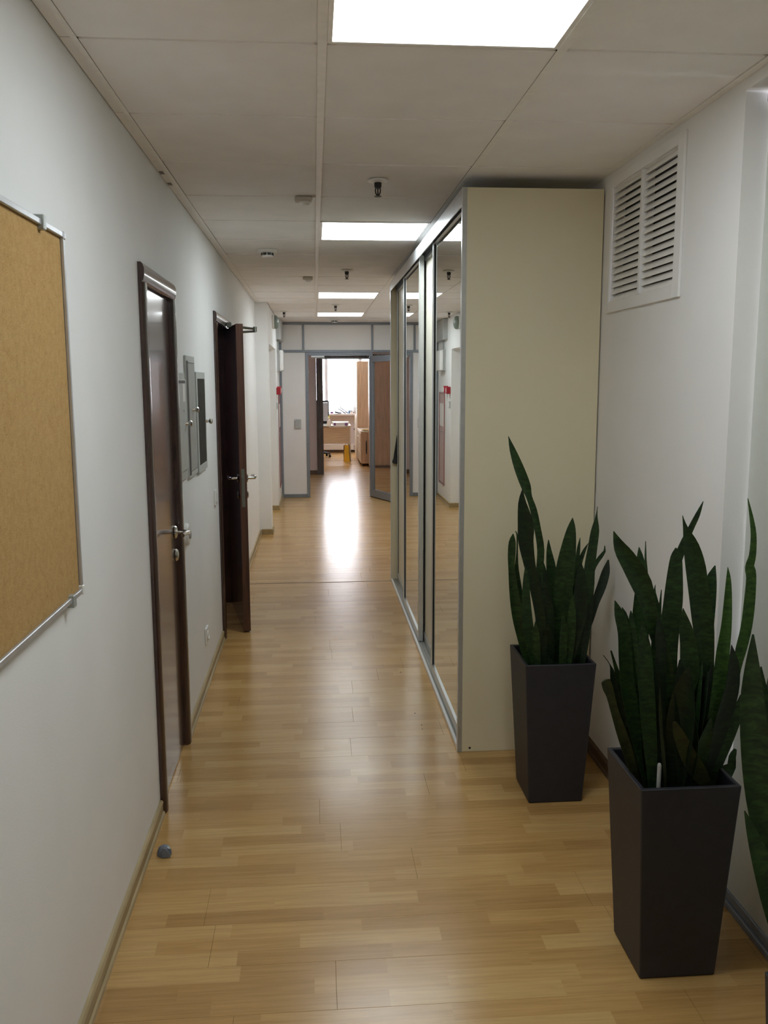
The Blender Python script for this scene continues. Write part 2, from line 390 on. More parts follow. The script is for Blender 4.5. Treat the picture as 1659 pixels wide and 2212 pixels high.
o = B().prism([(11.18, 0), (11.164, 0), (11.166, .055), (11.18, .06)], -.86, XF+.016, axis='X').obj('baseboard_niche', M['base'])
tag(o, 'short oak skirting inside the doorway niche', 'skirting', kind='structure')
skirting('baseboard_right', 'brown skirting painted darker for the shade between planter and wardrobe', 2.47, 3.62, XR, -1, mat='base_dark')  # darker brown puts the corner's shade into the wood colour
skirting('baseboard_right', 'oak skirting on the right wall beyond the wardrobe', 7.05, 12.36, XR, -1)

# ---- suspended ceiling
ce = box(-.9, 1.32, -2.7, 12.46, ZT, ZT+.05).obj('ceiling', M['plenum'])
tag(ce, 'suspended ceiling of beige mineral tiles in a white grid', 'ceiling', kind='structure')
rt = random.Random(3)
LIGHT_ROWS = (-5, 0, 5, 11, 15)  # first row holds an added, unseen lamp that fills the near end
G = .011; GY = .0075
shared = {}
def tile(x0, x1, y0, y1):
    key = (round(x1-x0, 3), round(y1-y0, 3))
    if key not in shared:
        o = B().box(0, x1-x0, 0, y1-y0, 0, .014, bev=.0016).obj('tile', M['tile']); shared[key] = o
    else:
        o = shared[key].copy(); COL.objects.link(o)
    o.location = (x0, y0, CZ + rt.uniform(-.0008, .0012)); o.rotation_euler = (rt.uniform(-.0012, .0012), rt.uniform(-.0012, .0012), 0)
    o.parent = ce
for k in range(-8, 18):
    y0, y1 = max(row(k), -2.69), min(row(k+1), YE-.005)
    if k == 12:
        tile(-.6+G, -G, y0+G, 9.34); tile(XF+.006, -G, 9.345, y1-G)
    else: tile((-.6 if k < 12 else XF-.005)+G, -G, y0+GY, y1-GY)
    if k not in LIGHT_ROWS: tile(G, .6-G, y0+GY, y1-GY)
    tile(.6+G, XR-.004, y0+GY, y1-GY)
    # perimeter strip along the left wall
    if k < 13:
        ye = min(y1, 9.345)
        key = ('strip', round(ye-y0, 3))
        if key not in shared: shared[key] = B().box(0, .034, .002, ye-y0-.003, 0, .012, bev=.001).obj('edge_tile', M['tile']); o = shared[key]
        else: o = shared[key].copy(); COL.objects.link(o)
        o.location = (XL+.0015 + rt.uniform(0, .002), y0, CZ+.001); o.parent = ce
for y in (3.66, 3.86):
    box(XL+.006, XL+.022, y, y+.045, CZ-.0006, CZ+.0005).obj('stain', M['base_dark'], ce)
for x in (0, .6):
    box(x-.012, x+.012, -2.69, YE-.005, CZ-.0032, CZ-.0015).obj('main_rail', M['rail'], ce)
box(-.603, -.588, -2.69, 9.34, CZ-.0032, CZ-.0015).obj('main_rail', M['rail'], ce)
box(XR-.026, XR-.0005, -2.69, 12.39, CZ-.002, CZ-.0005).obj('edge_angle', M['rail'], ce)
for k in range(-7, 18):
    y = row(k)
    for x0, x1 in ((-.586 if k < 13 else XF+.006, -.0135), (.0135, .5865), (.6135, XR-.004)):
        key = ('cross', round(x1-x0, 3))
        if key not in shared: shared[key] = B().box(0, x1-x0, -.012, .012, .0045, .02).obj('cross_rail', M['rail']); o = shared[key]
        else: o = shared[key].copy(); COL.objects.link(o)
        o.location = (x0, y, CZ+.0055); o.parent = ce

# ---- ceiling luminaires
def ceiling_light(k, label):
    t = thing('ceiling_light', label, 'light', (.3, row(k)+.3, CZ), group='square ceiling lights')
    x0, x1, y0, y1 = .0125, .5875, row(k)+.0125, row(k+1)-.0125
    f = B()
    for a in ((x0, x0+.012, y0, y1), (x1-.012, x1, y0, y1), (x0+.012, x1-.012, y0, y0+.012), (x0+.012, x1-.012, y1-.012, y1)): f.box(*a, CZ-.002, CZ+.05)
    f.box(x0, x1, y0, y1, CZ+.05, CZ+.06)
    f.obj('frame', M['rail'], t)
    box(x0+.013, x1-.013, y0+.013, y1-.013, CZ+.001, CZ+.006).obj('diffuser', M['panel'], t)
    return t
for k, l in zip(LIGHT_ROWS, ('added square ceiling light behind the viewer, unseen, to fill the near end', 'big glowing square ceiling light at the top of the picture, above the planters',
        'glowing ceiling light beside the top of the wardrobe, second from the viewer', 'glowing ceiling light beyond the wardrobe, third from the viewer', 'smallest glowing ceiling light, nearest the glass partition')):
    ceiling_light(k, l)

t = ceiling_light(19, 'added ceiling light to fill the small hall behind the glass partition')  # added unseen lamp, brightens the hall
t.location.z += .153
t2 = copy_tree(t, (.3, 17.6, CZ+.153), 'added ceiling light to fill the far office above the desk', 'square ceiling lights')  # another added unseen lamp, brightens the office
t2.location.y = 17.6

# ================================================================== end partition
pt = structure('wall_end_partition', 'white panelled office partition in grey aluminium framing across the corridor end', 'partition', (0, YE, 0))
def bar(n, x0, x1, z0, z1, y0=YE-.03, y1=YE+.03): box(x0, x1, y0, y1, z0, z1, bev=.003).obj(n, M['alu_grey'], pt)
bar('post', XF+.002, -.478, .0, CZ-.002)
bar('post', -.150, -.108, .0, 2.03)
bar('post', .740, .790, .0, 2.03)
bar('post', 1.128, 1.162, .0, CZ-.002)
bar('bottom_rail', -.478, -.150, .0, .05); bar('bottom_rail', .790, 1.128, .0, .05)
bar('transom', -.478, 1.128, 2.03, 2.063)
bar('door_head', -.108, .740, 1.985, 2.03)
bar('top_rail', -.478, 1.128, 2.408, CZ-.002)
bar('mullion', -.186, -.160, 2.063, 2.408); bar('mullion', .770, .796, 2.063, 2.408)
box(.79, 1.128, YE-.005, YE+.005, .05, 2.03).obj('glass_panel', M['glass'], pt)
for x0, x1, z0, z1 in ((-.478, -.150, .05, 2.03), (-.478, -.186, 2.063, 2.408), (-.160, .770, 2.063, 2.408), (.796, 1.128, 2.063, 2.408)):
    box(x0, x1, YE-.012, YE+.012, z0, z1).obj('panel', M['wall_r'], pt)
t = thing('access_plate', 'square grey plate on the white partition left of the glass door', 'switch', (-.268, YE-.013, 1.04))
box(-.316, -.222, YE-.030, YE-.0125, .975, 1.108, bev=.006, seg=2).obj('cover', M['grey_plastic'], t)
B().lathe([(.007, 0), (.007, .002), (0, .003)], (-.302, YE-.030, 1.094), (0, -1, 0), 10).obj('indicator', M['white_plastic'], t)
t = thing('door_closer', 'flat grey closer fixed under the head of the glass door frame', 'door closer', (.02, YE-.03, 1.97))
box(-.070, .115, YE-.075, YE-.031, 1.950, 1.985, bev=.004).obj('body', M['alu_trim'], t)
box(-.066, .111, YE-.079, YE-.0755, 1.957, 1.963).obj('slot', M['black'], t)
B().rod((.10, YE-.055, 1.945), (.47, YE-.20, 1.945), .008).rod((.47, YE-.20, 1.945), (.76, YE-.055, 1.945), .008).obj('arm', M['alu_grey'], t)

# glass leaf, open towards the viewer
HX, HY = .765, YE-.055
th = math.asin(.377)
d3 = structure('door_1', 'aluminium framed glass door standing open towards the viewer', 'door', (HX, HY, 0), th)
LW, LT = .84, .042
def leafbox(n, y0, y1, z0, z1, m='alu_grey', t=LT, bev=.003):
    return B().box(-t/2, t/2, -y1, -y0, z0, z1, bev=bev).obj(n, M[m], d3, local=True)
leafbox('stile', 0, .072, .012, 1.978); leafbox('stile', LW-.072, LW, .012, 1.978)
leafbox('bottom_rail', .0725, LW-.0725, .012, .115); leafbox('top_rail', .0725, LW-.0725, 1.895, 1.978)
leafbox('pane', .070, LW-.070, .113, 1.897, 'glass', .008, 0)
leafbox('seal', .01, LW-.01, .003, .0115, 'rubber', .02, 0)
for s in (-1, 1):
    B().tube([(s*.021, -(LW-.036), 1.02), (s*.06, -(LW-.036), 1.02), (s*.062, -(LW-.06), 1.02), (s*.062, -(LW-.15), 1.02)], .009).obj('handle', M['chrome'], d3, smooth=True, local=True)

# ================================================================== hall and office beyond
w = B().box(-1.5, -1.4, YE+.06, 15.5, 0, 2.6).box(2.4, 2.5, YE+.06, 15.5, 0, 2.6).box(-1.5, XF-.2, YE+.064, YE+.12, 0, 2.6).box(1.32, 2.5, YE+.064, YE+.12, 0, 2.6)
tag(w.obj('wall_hall', M['pink_wall']), 'pale pinkish side walls of the small hall behind the glass door', 'wall', kind='structure')
w = B().box(-1.5, 0.005, 15.5, 15.62, 0, 2.6).box(1.75, 2.5, 15.5, 15.62, 0, 2.6).box(0.005, 1.75, 15.5, 15.62, 2.10, 2.6)
tag(w.obj('wall_hall_end', M['pink_wall']), 'pale pinkish wall beside the dark office doorway', 'wall', kind='structure')
o = B().prism([(15.5, 0), (15.484, 0), (15.486, .07), (15.5, .075)], -1.4, .002, axis='X').obj('baseboard_hall', M['base_dark'])
tag(o, 'dark skirting beneath the pinkish wall by the office doorway', 'skirting', kind='structure')
d4 = structure('door_2', 'dark mahogany door frame of the bright office at the far end', 'door', (.88, 15.5, 0))
box(.006, .118, 15.455, 15.66, 0, 2.018, bev=.004).obj('jamb', M['wood_frame'], d4)
box(1.65, 1.749, 15.455, 15.66, 0, 2.018, bev=.004).obj('jamb', M['wood_frame'], d4)
box(.006, 1.749, 15.455, 15.66, 2.019, 2.099, bev=.004).obj('head', M['wood_frame'], d4)
tag(B().box(-2.6, 2.8, YE+.065, 15.5, 2.6, 2.7).box(-2.6, 2.8, 15.5, 20.7, 2.6, 2.7).obj('ceiling_far', M['wall_r']), 'plain white ceiling of the hall and office beyond the glass door', 'ceiling', kind='structure')
w = B().box(-2.6, -2.5, 15.62, 20.4, 0, 2.6).box(2.7, 2.8, 15.62, 20.4, 0, 2.6)
w.box(-2.6, -.7, 20.4, 20.6, 0, 2.6).box(1.8, 2.8, 20.4, 20.6, 0, 2.6).box(-.7, 1.8, 20.4, 20.6, 0, .86).box(-.7, 1.8, 20.4, 20.6, 2.5, 2.6)
w.box(-2.6, -1.5, 15.5, 15.62, 0, 2.6).box(2.5, 2.8, 15.5, 15.62, 0, 2.6)
tag(w.obj('wall_far', M['daylit_wall']), 'pale office wall, daylight cast painted in as lilac, under and around the bright window', 'wall', kind='structure')
wn = structure('window_1', 'blazing bright office window with white frame at the far end', 'window', (.55, 20.5, .86))
for x0, x1 in ((-.7, -.63), (.215, .285), (1.0, 1.07), (1.73, 1.8)): box(x0, x1, 20.46, 20.53, .93, 2.44, bev=.004).obj('frame', M['white_frame'], wn)
box(-.7, 1.8, 20.46, 20.53, .86, .93, bev=.004).obj('frame', M['white_frame'], wn); box(-.7, 1.8, 20.46, 20.53, 2.44, 2.5, bev=.004).obj('frame', M['white_frame'], wn)
for x0, x1 in ((-.63, .215), (.285, 1.0), (1.07, 1.73)): box(x0, x1, 20.49, 20.498, .93, 2.44).obj('pane', M['window_glass'], wn)
box(-.75, 1.85, 20.15, 20.46, .862, .905, bev=.006).obj('sill', M['white_frame'], wn)
o = B().prism([(20.4, 0), (20.384, 0), (20.386, .05), (20.4, .055)], -2.5, 2.7, axis='X').obj('baseboard_far', M['base_dark'])
tag(o, 'dark skirting at the foot of the office window wall', 'skirting', kind='structure')
t = thing('cable_trunking', 'long white cable trunking box low on the office window wall', 'trunking', (.3, 20.35, .06))
box(-1.5, .98, 20.33, 20.383, .062, .20, bev=.006).obj('trunk', M['white_plastic'], t)
box(.86, .90, 20.322, 20.3295, .08, .17, bev=.003).obj('socket_cover', M['grey_plastic'], t)
t = thing('radiator_pipe', 'white curved radiator pipe with dark valve under the office window', 'pipe', (.9, 20.3, .4))
B().tube([(.93, 20.25, .53), (.93, 20.25, .66), (.90, 20.25, .70), (.885, 20.3, .73), (.91, 20.38, .74)], .014).obj('pipe', M['white_plastic'], t, smooth=True)
B().rod((.905, 20.25, .545), (.865, 20.25, .545), .017).obj('valve', M['black'], t)
box(.90, 1.7, 20.22, 20.30, .30, .53, bev=.01).obj('radiator_body', M['white_plastic'], t)

# ---- office furniture seen through both doorways
t = thing('office_desk', 'pale maple office desk with a hanging front panel in the far office', 'desk', (.0, 18.5, 0))
box(-.85, .712, 18.06, 18.80, .712, .738, bev=.003).obj('desktop', M['maple_pale'], t)
box(-.82, .672, 18.10, 18.118, .365, .700, bev=.002).obj('front_panel', M['maple'], t)
box(.675, .705, 18.08, 18.76, 0, .712, bev=.002).obj('leg', M['maple_pale'], t)
box(-.85, -.82, 18.08, 18.76, 0, .712, bev=.002).obj('leg', M['maple_pale'], t)
for x0, x1, m in ((.14, .19, 'grey_plastic'), (.23, .29, 'paper'), (.29, .35, 'steel_box2'), (.36, .58, 'paper'), (.59, .64, 'steel_box2')):
    box(x0, x1, 18.052, 18.0595, .716, .735).obj('edge_clip', M[m], t)
t = thing('monitor', 'silver-backed computer monitor on the office desk', 'monitor', (.06, 18.42, .738))
B().box(-.24, .245, 18.40, 18.44, .815, 1.205, bev=.012, seg=2).obj('screen_back', M['board_alu'], t)
B().box(-.04, .06, 18.44, 18.46, .76, 1.0).box(-.10, .235, 18.35, 18.53, .739, .752, bev=.003).obj('stand', M['steel_box2'], t)
t = thing('office_chair', 'black swivel chair behind the office desk', 'chair', (.08, 19.25, 0))
B().box(-.30, .285, 19.38, 19.43, .62, 1.225, bev=.03, seg=3).obj('backrest', M['black'], t, smooth=True)
B().box(-.22, .26, 18.98, 19.40, .44, .52, bev=.02, seg=2).obj('seat', M['black'], t, smooth=True)
B().rod((.04, 19.2, .08), (.04, 19.2, .45), .03).obj('column', M['black'], t)
bb = B()
for i in range(5):
    a = R(72*i - 25); p = (.04+.27*math.cos(a), 19.2+.27*math.sin(a), .085)
    bb.rod((.04, 19.2, .10), p, .022, .016, 8)
bb.obj('base', M['black'], t)
for i in range(5):
    a = R(72*i - 25); x, y = .04+.27*math.cos(a), 19.2+.27*math.sin(a)
    B().rod((x-.024, y, .034), (x+.024, y, .034), .034, n=14).obj('caster', M['rubber'], t)
t = thing('drawer_cabinet', 'low pale drawer cabinet on casters against the tall office cupboard', 'cabinet', (1.05, 17.5, 0))
box(.862, 1.30, 16.92, 18.2, .055, .655, bev=.003).obj('body', M['beech'], t)
box(.845, 1.31, 16.90, 18.22, .656, .678, bev=.003).obj('top', M['maple_pale'], t)
for z0, z1 in ((.07, .26), (.265, .455), (.46, .645)):
    d = box(.844, .8615, 16.925, 18.19, z0, z1, bev=.003).obj('drawer', M['maple_pale'], t)
    B().tube([(.843, 17.45, (z0+z1)/2), (.825, 17.46, (z0+z1)/2), (.825, 17.58, (z0+z1)/2), (.843, 17.59, (z0+z1)/2)], .006, 8).obj('pull', M['chrome'], d)
for x, y in ((.90, 16.97), (1.26, 16.97), (.90, 18.14), (1.26, 18.14)): B().rod((x-.015, y, .026), (x+.015, y, .026), .026, n=12).obj('caster', M['rubber'], t)
t = thing('tall_cupboard', 'tall beech cupboard standing in the office corner by the window', 'cupboard', (1.0, 18.6, 0))
box(.862, 1.30, 18.25, 19.3, 0, 2.045, bev=.003).obj('body', M['beech'], t)
for y0, y1 in ((18.255, 18.77), (18.775, 19.295)):
    d = box(.844, .8615, y0, y1, .06, 2.04, bev=.002).obj('door', M['maple_pale'], t)
    box(.828, .8435, y1-.06, y1-.04, .95, 1.10).obj('pull', M['chrome'], d)
t = thing('double_cupboard', 'wide beech double-door cupboard seen through the glass door', 'cupboard', (1.3, 16.75, 0))
box(1.0, 1.60, 16.62, 16.88, .04, 2.02, bev=.003).obj('body', M['beech'], t)
for x0, x1, hx in ((1.002, 1.232, 1.19), (1.235, 1.598, 1.26)):
    d = box(x0, x1, 16.60, 16.619, .05, 2.012, bev=.002).obj('door', M['beech'], t)
    B().rod((hx, 16.599, .955), (hx, 16.570, .955), .009, n=10).lathe([(0, 0), (.014, .003), (.016, .010), (.009, .018)], (hx, 16.562, .955), (0, 1, 0), 10).obj('knob', M['chrome'], d)
box(1.0, 1.6, 16.63, 16.87, 0, .039).obj('plinth', M['base_dark'], t)
t = thing('hanging_strap', 'dark vertical bag strap hung on the side of the low drawer cabinet', 'strap', (.97, 16.9, .5))
B().tube([(.958, 16.905, .50), (.956, 16.893, .44), (.956, 16.893, .32), (.957, 16.893, .24)], [.006, .011, .012, .008], 8).obj('strap', M['black'], t)
# things on desk, sill and cabinet
t = thing('desk_figurine', 'cream bird-like bottle standing on the office desk', 'bottle', (.265, 18.14, .738))
B().lathe([(0, 0), (.042, .001), (.048, .03), (.040, .085), (.022, .115), (0, .12)], (.262, 18.14, .738)).obj('body', M['ceramic'], t, smooth=True)
B().lathe([(0, 0), (.018, .004), (.026, .03), (.018, .055), (0, .062)], (.255, 18.14, .85), (-.45, 0, 1), 14).obj('head', M['ceramic'], t, smooth=True)
t = thing('ring_binder', 'purple-edged binder lying on the office desk', 'binder', (.5, 18.25, .738))
box(.355, .645, 18.09, 18.34, .738, .745).box(.355, .645, 18.09, 18.34, .785, .792).obj('cover', M['paper'], t)
box(.355, .40, 18.083, 18.0895, .738, .792).obj('corner', M['purple'], t); box(.585, .645, 18.083, 18.0895, .738, .792).obj('corner', M['purple'], t)
box(.36, .64, 18.092, 18.335, .7452, .7848).obj('pages', M['paper'], t)
t = tag(B().box(.33, .68, 18.36, 18.64, .738, .80, bev=.004).obj('paper_stack', M['paper']), 'stack of white paper behind the purple binder on the desk', 'paper')
t = tag(box(.248, .285, 18.385, 18.396, .86, .93).obj('sticky_note', M['sticky']), 'yellow sticky note at the edge of the office monitor', 'note')
t = thing('gift_bag', 'glossy yellow paper carrier bag standing under the office desk', 'bag', (.615, 18.0, 0))
B().prism([(.552, 0), (.678, 0), (.655, .345), (.575, .345)], 17.955, 17.96).obj('front', M['yellow'], t)
B().prism([(.548, 0), (.5515, 0), (.5745, .345), (.571, .345)], 17.955, 18.05).prism([(.6785, 0), (.690, 0), (.668, .365), (.6555, .345)], 17.955, 18.05).box(.552, .678, 18.04, 18.046, 0, .33).obj('side', M['bag_side'], t)
B().tube([(.59, 17.952, .335), (.595, 17.945, .375), (.615, 17.945, .385), (.635, 17.945, .375), (.64, 17.952, .335)], .004, 6).obj('handle', M['bag_side'], t)
B().prism([(.556, .0), (.674, .0), (.615, .06)], 17.949, 17.9545).obj('fold', M['yellow'], t)
for (x, y, ang, l, m), lab in zip(((.43, 20.17, 14, .15, 'navy'), (.50, 20.17, 33, .20, 'black'), (.545, 20.285, 36, .23, 'navy'), (.44, 20.285, 10, .10, 'black')), (
        'dark navy folder lying almost flat at the end of the heap on the office sill', 'black folder slanting steeply at the front of the heap on the office sill',
        'navy folder slanting steeply behind the others on the office sill', 'short black folder lying lowest at the back of the office sill heap')):
    q = B().box(0, l, -.05, .05, 0, .022, bev=.002).xf(Matrix.Rotation(R(ang), 4, 'Y'))
    zmin = min(v.co.z for v in q.bm.verts); q.xf(Matrix.Translation((x, y, .9058-zmin)))
    tag(q.obj('folder', M[m]), lab, 'folder', 'folders on the office window sill')
t = thing('desk_caddy', 'small open blue and white box on the office window sill', 'box', (.80, 20.25, .905))
box(.745, .845, 20.19, 20.30, .906, .975).obj('box', M['blue'], t)
box(.775, .85, 20.18, 20.1895, .906, .955).obj('front_label', M['paper'], t)
B().tube([(.75, 20.245, .975), (.75, 20.245, 1.02), (.765, 20.245, 1.035), (.86, 20.245, 1.035)], .008, 8).obj('handle', M['navy'], t)
t = thing('handbag', 'brown striped handbag standing at the end of the office window sill', 'bag', (.95, 20.27, .905))
B().prism([(.855, .906), (1.06, .906), (1.05, 1.12), (1.02, 1.185), (.93, 1.19), (.885, 1.14), (.862, 1.02)], 20.21, 20.33, bev=.012).obj('body', M['brown_bag'], t)
for x in (.93, .955, .985): box(x, x+.009, 20.204, 20.2095, .92, 1.17).obj('stripe', M['ceramic'], t)
t = tag(B().lathe([(0, 0), (.022, 0), (.034, .03), (.036, .045), (.030, .046), (.028, .03), (0, .012)], (.362, 20.24, .905)).obj('bowl', M['purple'], smooth=True), 'small mauve bowl on the office sill left of the folders', 'bowl')
t = thing('snack_plate', 'plate of golden pastries on the low drawer cabinet', 'plate', (.955, 17.1, .678))
B().lathe([(0, 0), (.05, 0), (.085, .012), (.088, .016), (.05, .006), (0, .005)], (.955, 17.1, .6785)).obj('plate', M['ceramic'], t, smooth=True)
for i, (dx, dy) in enumerate(((-.035, 0), (.03, .02), (0, -.035), (.005, .03))):
    B().lathe([(0, 0), (.024, .003), (.028, .014), (.018, .026), (0, .03)], (.955+dx, 17.1+dy, .686), n=10).obj('pastry', M['food'], t, smooth=True)

# ================================================================== mahogany doors
def casing(parent, y0, y1, zt, wd=.068, x=XL):
    """rounded architrave proud of the wall, and the lining in the opening"""
    prof = lambda a, b: [(x+.0005, a), (x+.012, a), (x+.019, a+(b-a)*.12), (x+.023, a+(b-a)*.35), (x+.023, a+(b-a)*.65), (x+.018, a+(b-a)*.9), (x+.010, b), (x+.0005, b)]
    B().prism(prof(y0, y0+wd), 0, zt-wd, axis='Z').obj('architrave', M['wood_frame'], parent, smooth=True)
    B().prism(prof(y1, y1-wd), 0, zt-wd, axis='Z').obj('architrave', M['wood_frame'], parent, smooth=True)
    B().prism([(x+.0005, zt-wd), (x+.012, zt-wd), (x+.019, zt-wd*.9), (x+.023, zt-wd*.65), (x+.023, zt-wd*.3), (x+.018, zt-wd*.1), (x+.012, zt), (x+.0005, zt)], y0, y1).obj('architrave', M['wood_frame'], parent, smooth=True)
    lo, hi, top = y0+.035, y1-.035, zt-.04
    B().box(-.758, XL, lo-.004, y0+wd-.001, 0, zt-wd).box(-.758, XL, y1-wd+.001, hi+.004, 0, zt-wd).box(-.758, XL, lo-.004, hi+.004, zt-wd+.001, top).obj('lining', M['wood_frame'], parent)
def lever_set(parent, mtx, side, hand, z=.985, z2=.885):
    """rosette, bent lever and key plate; local frame: leaf face normal +X*side, lever runs along Y*hand"""
    s = side
    h = B().lathe([(0, 0), (.024, .0), (.026, .004), (.022, .010), (.012, .013), (0, .0135)], (0, 0, 0), (s, 0, 0), 20)
    h.xf(Matrix.Translation((0, 0, z)) @ Matrix.Scale(1.15, 4, (0, 0, 1)))
    h.tube([(s*.010, 0, z), (s*.045, 0, z), (s*.056, hand*.008, z), (s*.060, hand*.025, z+.002), (s*.058, hand*.07, z+.006), (s*.052, hand*.115, z+.004)], [.0095, .0095, .0105, .011, .010, .008], 12)
    h.xf(mtx).obj('lever_handle', M['chrome'], parent, smooth=True)
    e = B().lathe([(0, 0), (.022, .0), (.024, .004), (.018, .012), (.008, .015), (0, .0155)], (0, 0, 0), (s, 0, 0), 20)
    e.xf(mtx @ Matrix.Translation((0, 0, z2)) @ Matrix.Scale(1.2, 4, (0, 0, 1))).obj('key_plate', M['chrome'], parent, smooth=True)
d1 = structure('door_3', 'closed glossy mahogany door between cork board and grey panel boxes', 'door', (XL, 3.52, 0))
casing(d1, 3.17, 3.88, 2.035)
lf = box(-.680, -.640, 3.240, 3.811, .006, 1.965, bev=.002).obj('leaf', M['wood_dark'], d1)
lever_set(lf, Matrix.Translation((-.640, 3.765, 0)), 1, -1)
d2 = structure('door_4', 'mahogany door standing ajar further along the left wall', 'door', (XL, 5.98, 0))
casing(d2, 5.46, 6.475, 2.05)
TH2 = math.asin(.19)
ML = Matrix.Translation((-.648, 6.40, 0)) @ Matrix.Rotation(TH2, 4, 'Z')
lf = B().box(-.021, .025, -.812, 0, .008, 1.982, bev=.002).xf(ML).obj('leaf', M['wood_dark'], d2)
B().box(-.0205, .0245, -.8135, -.8122, .010, 1.980).xf(ML).obj('leaf_edge', M['wood_edge'], lf)
B().box(-.011, .011, -.8155, -.8136, .83, 1.075, bev=.0005).box(-.006, .006, -.8225, -.8156, .99, 1.02).box(-.006, .006, -.8180, -.8156, .88, .91).xf(ML).obj('lock_plate', M['lockplate'], lf)
lever_set(lf, ML @ Matrix.Translation((.025, -.762, 0)), 1, 1, 1.012, .905)
lever_set(lf, ML @ Matrix.Translation((-.021, -.762, 0)), -1, 1, 1.012, .905)
B().box(.0255, .063, -.30, -.08, 1.905, 1.955, bev=.004).xf(ML).obj('closer_body', M['steel_box2'], lf)
a = B().box(-.612, -.58, 6.04, 6.10, 1.985, 2.02, bev=.003).tube([(-.598, 6.07, 1.998), (-.44, 6.30, 1.990)], .0085, 8).rod((-.44, 6.30, 1.970), (-.44, 6.30, 2.006), .013, n=10)
a.tube([(-.44, 6.30, 1.975), (-.565, 6.22, 1.962)], .008, 8).obj('closer_arm', M['lockplate'], d2)
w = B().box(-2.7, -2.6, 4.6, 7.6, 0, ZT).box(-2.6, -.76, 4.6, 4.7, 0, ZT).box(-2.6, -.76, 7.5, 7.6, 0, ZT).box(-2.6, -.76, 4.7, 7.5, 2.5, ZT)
t = thing('ceiling_light', 'added dim fill lamp inside the side room behind the ajar door', 'light', (-1.5, 5.6, 2.49))  # added lamp, out of view, to lift the ajar leaf
box(-1.8, -1.2, 5.3, 5.9, 2.47, 2.478).obj('diffuser', M['added_dim_lamp'], t); box(-1.81, -1.19, 5.29, 5.91, 2.4785, 2.499).obj('frame', M['rail'], t)
tag(w.obj('wall_side_room', M['side_room_grey']), 'grey walls of the side room behind the ajar door', 'wall', kind='structure')
tag(box(-2.6, -.9, 4.7, 7.5, -.08, 0).obj('floor_side_room', M['floor']), 'oak floor of the side room behind the ajar door', 'floor', kind='structure')

# ================================================================== left wall fittings
t = thing('cork_board', 'large cork notice board in a thin aluminium frame on the left wall', 'notice board', (XL, 1.58, 1.10))
Y0, Y1, Z0, Z1 = .985, 2.190, 1.100, 1.972
box(XL+.001, XL+.012, Y0+.006, Y1-.006, Z0+.006, Z1-.006).obj('cork_panel', M['cork'], t)
for a in ((Y0, Y1, Z1-.013, Z1), (Y0, Y1, Z0, Z0+.013), (Y0, Y0+.008, Z0+.0135, Z1-.0135), (Y1-.008, Y1, Z0+.0135, Z1-.0135)):
    box(XL+.0125, XL+.021, *a, bev=.0015).box(XL+.001, XL+.0124, a[0], a[1], a[2] if a[3]-a[2] > .1 or a[2] < 1.2 else a[3]-.004, a[3] if a[3]-a[2] > .1 or a[2] > 1.2 else a[2]+.004).obj('frame_bar', M['board_alu'], t)
B().box(XL+.001, XL+.026, 2.015, 2.035, Z1-.022, Z1+.010, bev=.002).obj('hanging_clip', M['steel_box2'], t)
B().box(XL+.001, XL+.026, 2.085, 2.105, Z0-.012, Z0+.018, bev=.002).obj('hanging_clip', M['steel_box2'], t)
B().box(XL+.001, XL+.024, Y1-.010, Y1+.003, Z0-.002, Z0+.022, bev=.003).obj('corner_cap', M['white_plastic'], t)
B().box(XL+.001, XL+.024, Y1-.008, Y1+.003, Z1-.018, Z1+.001, bev=.003).obj('corner_cap', M['board_alu'], t)

t = thing('electric_cabinet', 'pale grey steel cabinet with a narrow slot, beside the first door', 'cabinet', (XL, 4.02, 1.18), group='wall cabinets between the doors')
F = XL+.011
box(XL+.0005, F-.004, 3.885, 4.150, 1.180, 1.664, bev=.002).obj('frame', M['steel_box'], t)
d = box(F-.0038, F+.004, 3.895, 4.128, 1.225, 1.635, bev=.002).obj('door', M['steel_box'], t)
box(F+.0041, F+.0048, 3.897, 4.10, 1.618, 1.630).obj('slot', M['black'], d)
box(F+.0041, F+.0047, 4.02, 4.085, 1.535, 1.615).obj('paper_label', M['paper'], d)
B().lathe([(0, 0), (.009, 0), (.007, .012), (.013, .016), (.015, .022), (.010, .028), (0, .030)], (F+.004, 4.095, 1.435), (1, 0, 0), 14).obj('knob', M['chrome'], d, smooth=True)
B().prism([(4.035, 1.487), (4.05, 1.492), (4.037, 1.500)], F+.0041, F+.0046, axis='X').obj('arrow_mark', M['black'], d)
t = thing('electric_cabinet', 'tallest grey steel cabinet, door ajar with a painted dark gap, middle of three', 'cabinet', (XL, 4.33, 1.17), group='wall cabinets between the doors')
f = B()
for a in ((4.180, 4.192, 1.170, 1.746), (4.458, 4.470, 1.170, 1.746), (4.192, 4.458, 1.715, 1.746), (4.192, 4.458, 1.170, 1.195)): f.box(XL+.0005, F, *a)
f.obj('frame', M['steel_box'], t)
box(XL+.0005, XL+.004, 4.192, 4.458, 1.195, 1.715).obj('back', M['black'], t)
MD = Matrix.Translation((F+.001, 4.456, 0))
box(F+.0002, F+.0012, 4.186, 4.2385, 1.182, 1.722).obj('gap_shade', M['black'], t)  # black strip painted as the shaded opening, proud of the frame
d = B().box(-.006, .0, -.217, 0, 1.198, 1.712, bev=.001).xf(MD).obj('door', M['steel_box2'], t)
B().lathe([(0, 0), (.009, 0), (.007, .012), (.013, .016), (.015, .022), (.010, .028), (0, .030)], (0, -.095, 1.49), (1, 0, 0), 14).xf(MD).obj('knob', M['chrome'], d, smooth=True)
t = thing('electric_cabinet', 'grey framed cabinet with a black glass front, nearest the ajar door', 'cabinet', (XL, 4.69, 1.16), group='wall cabinets between the doors')
f = B()
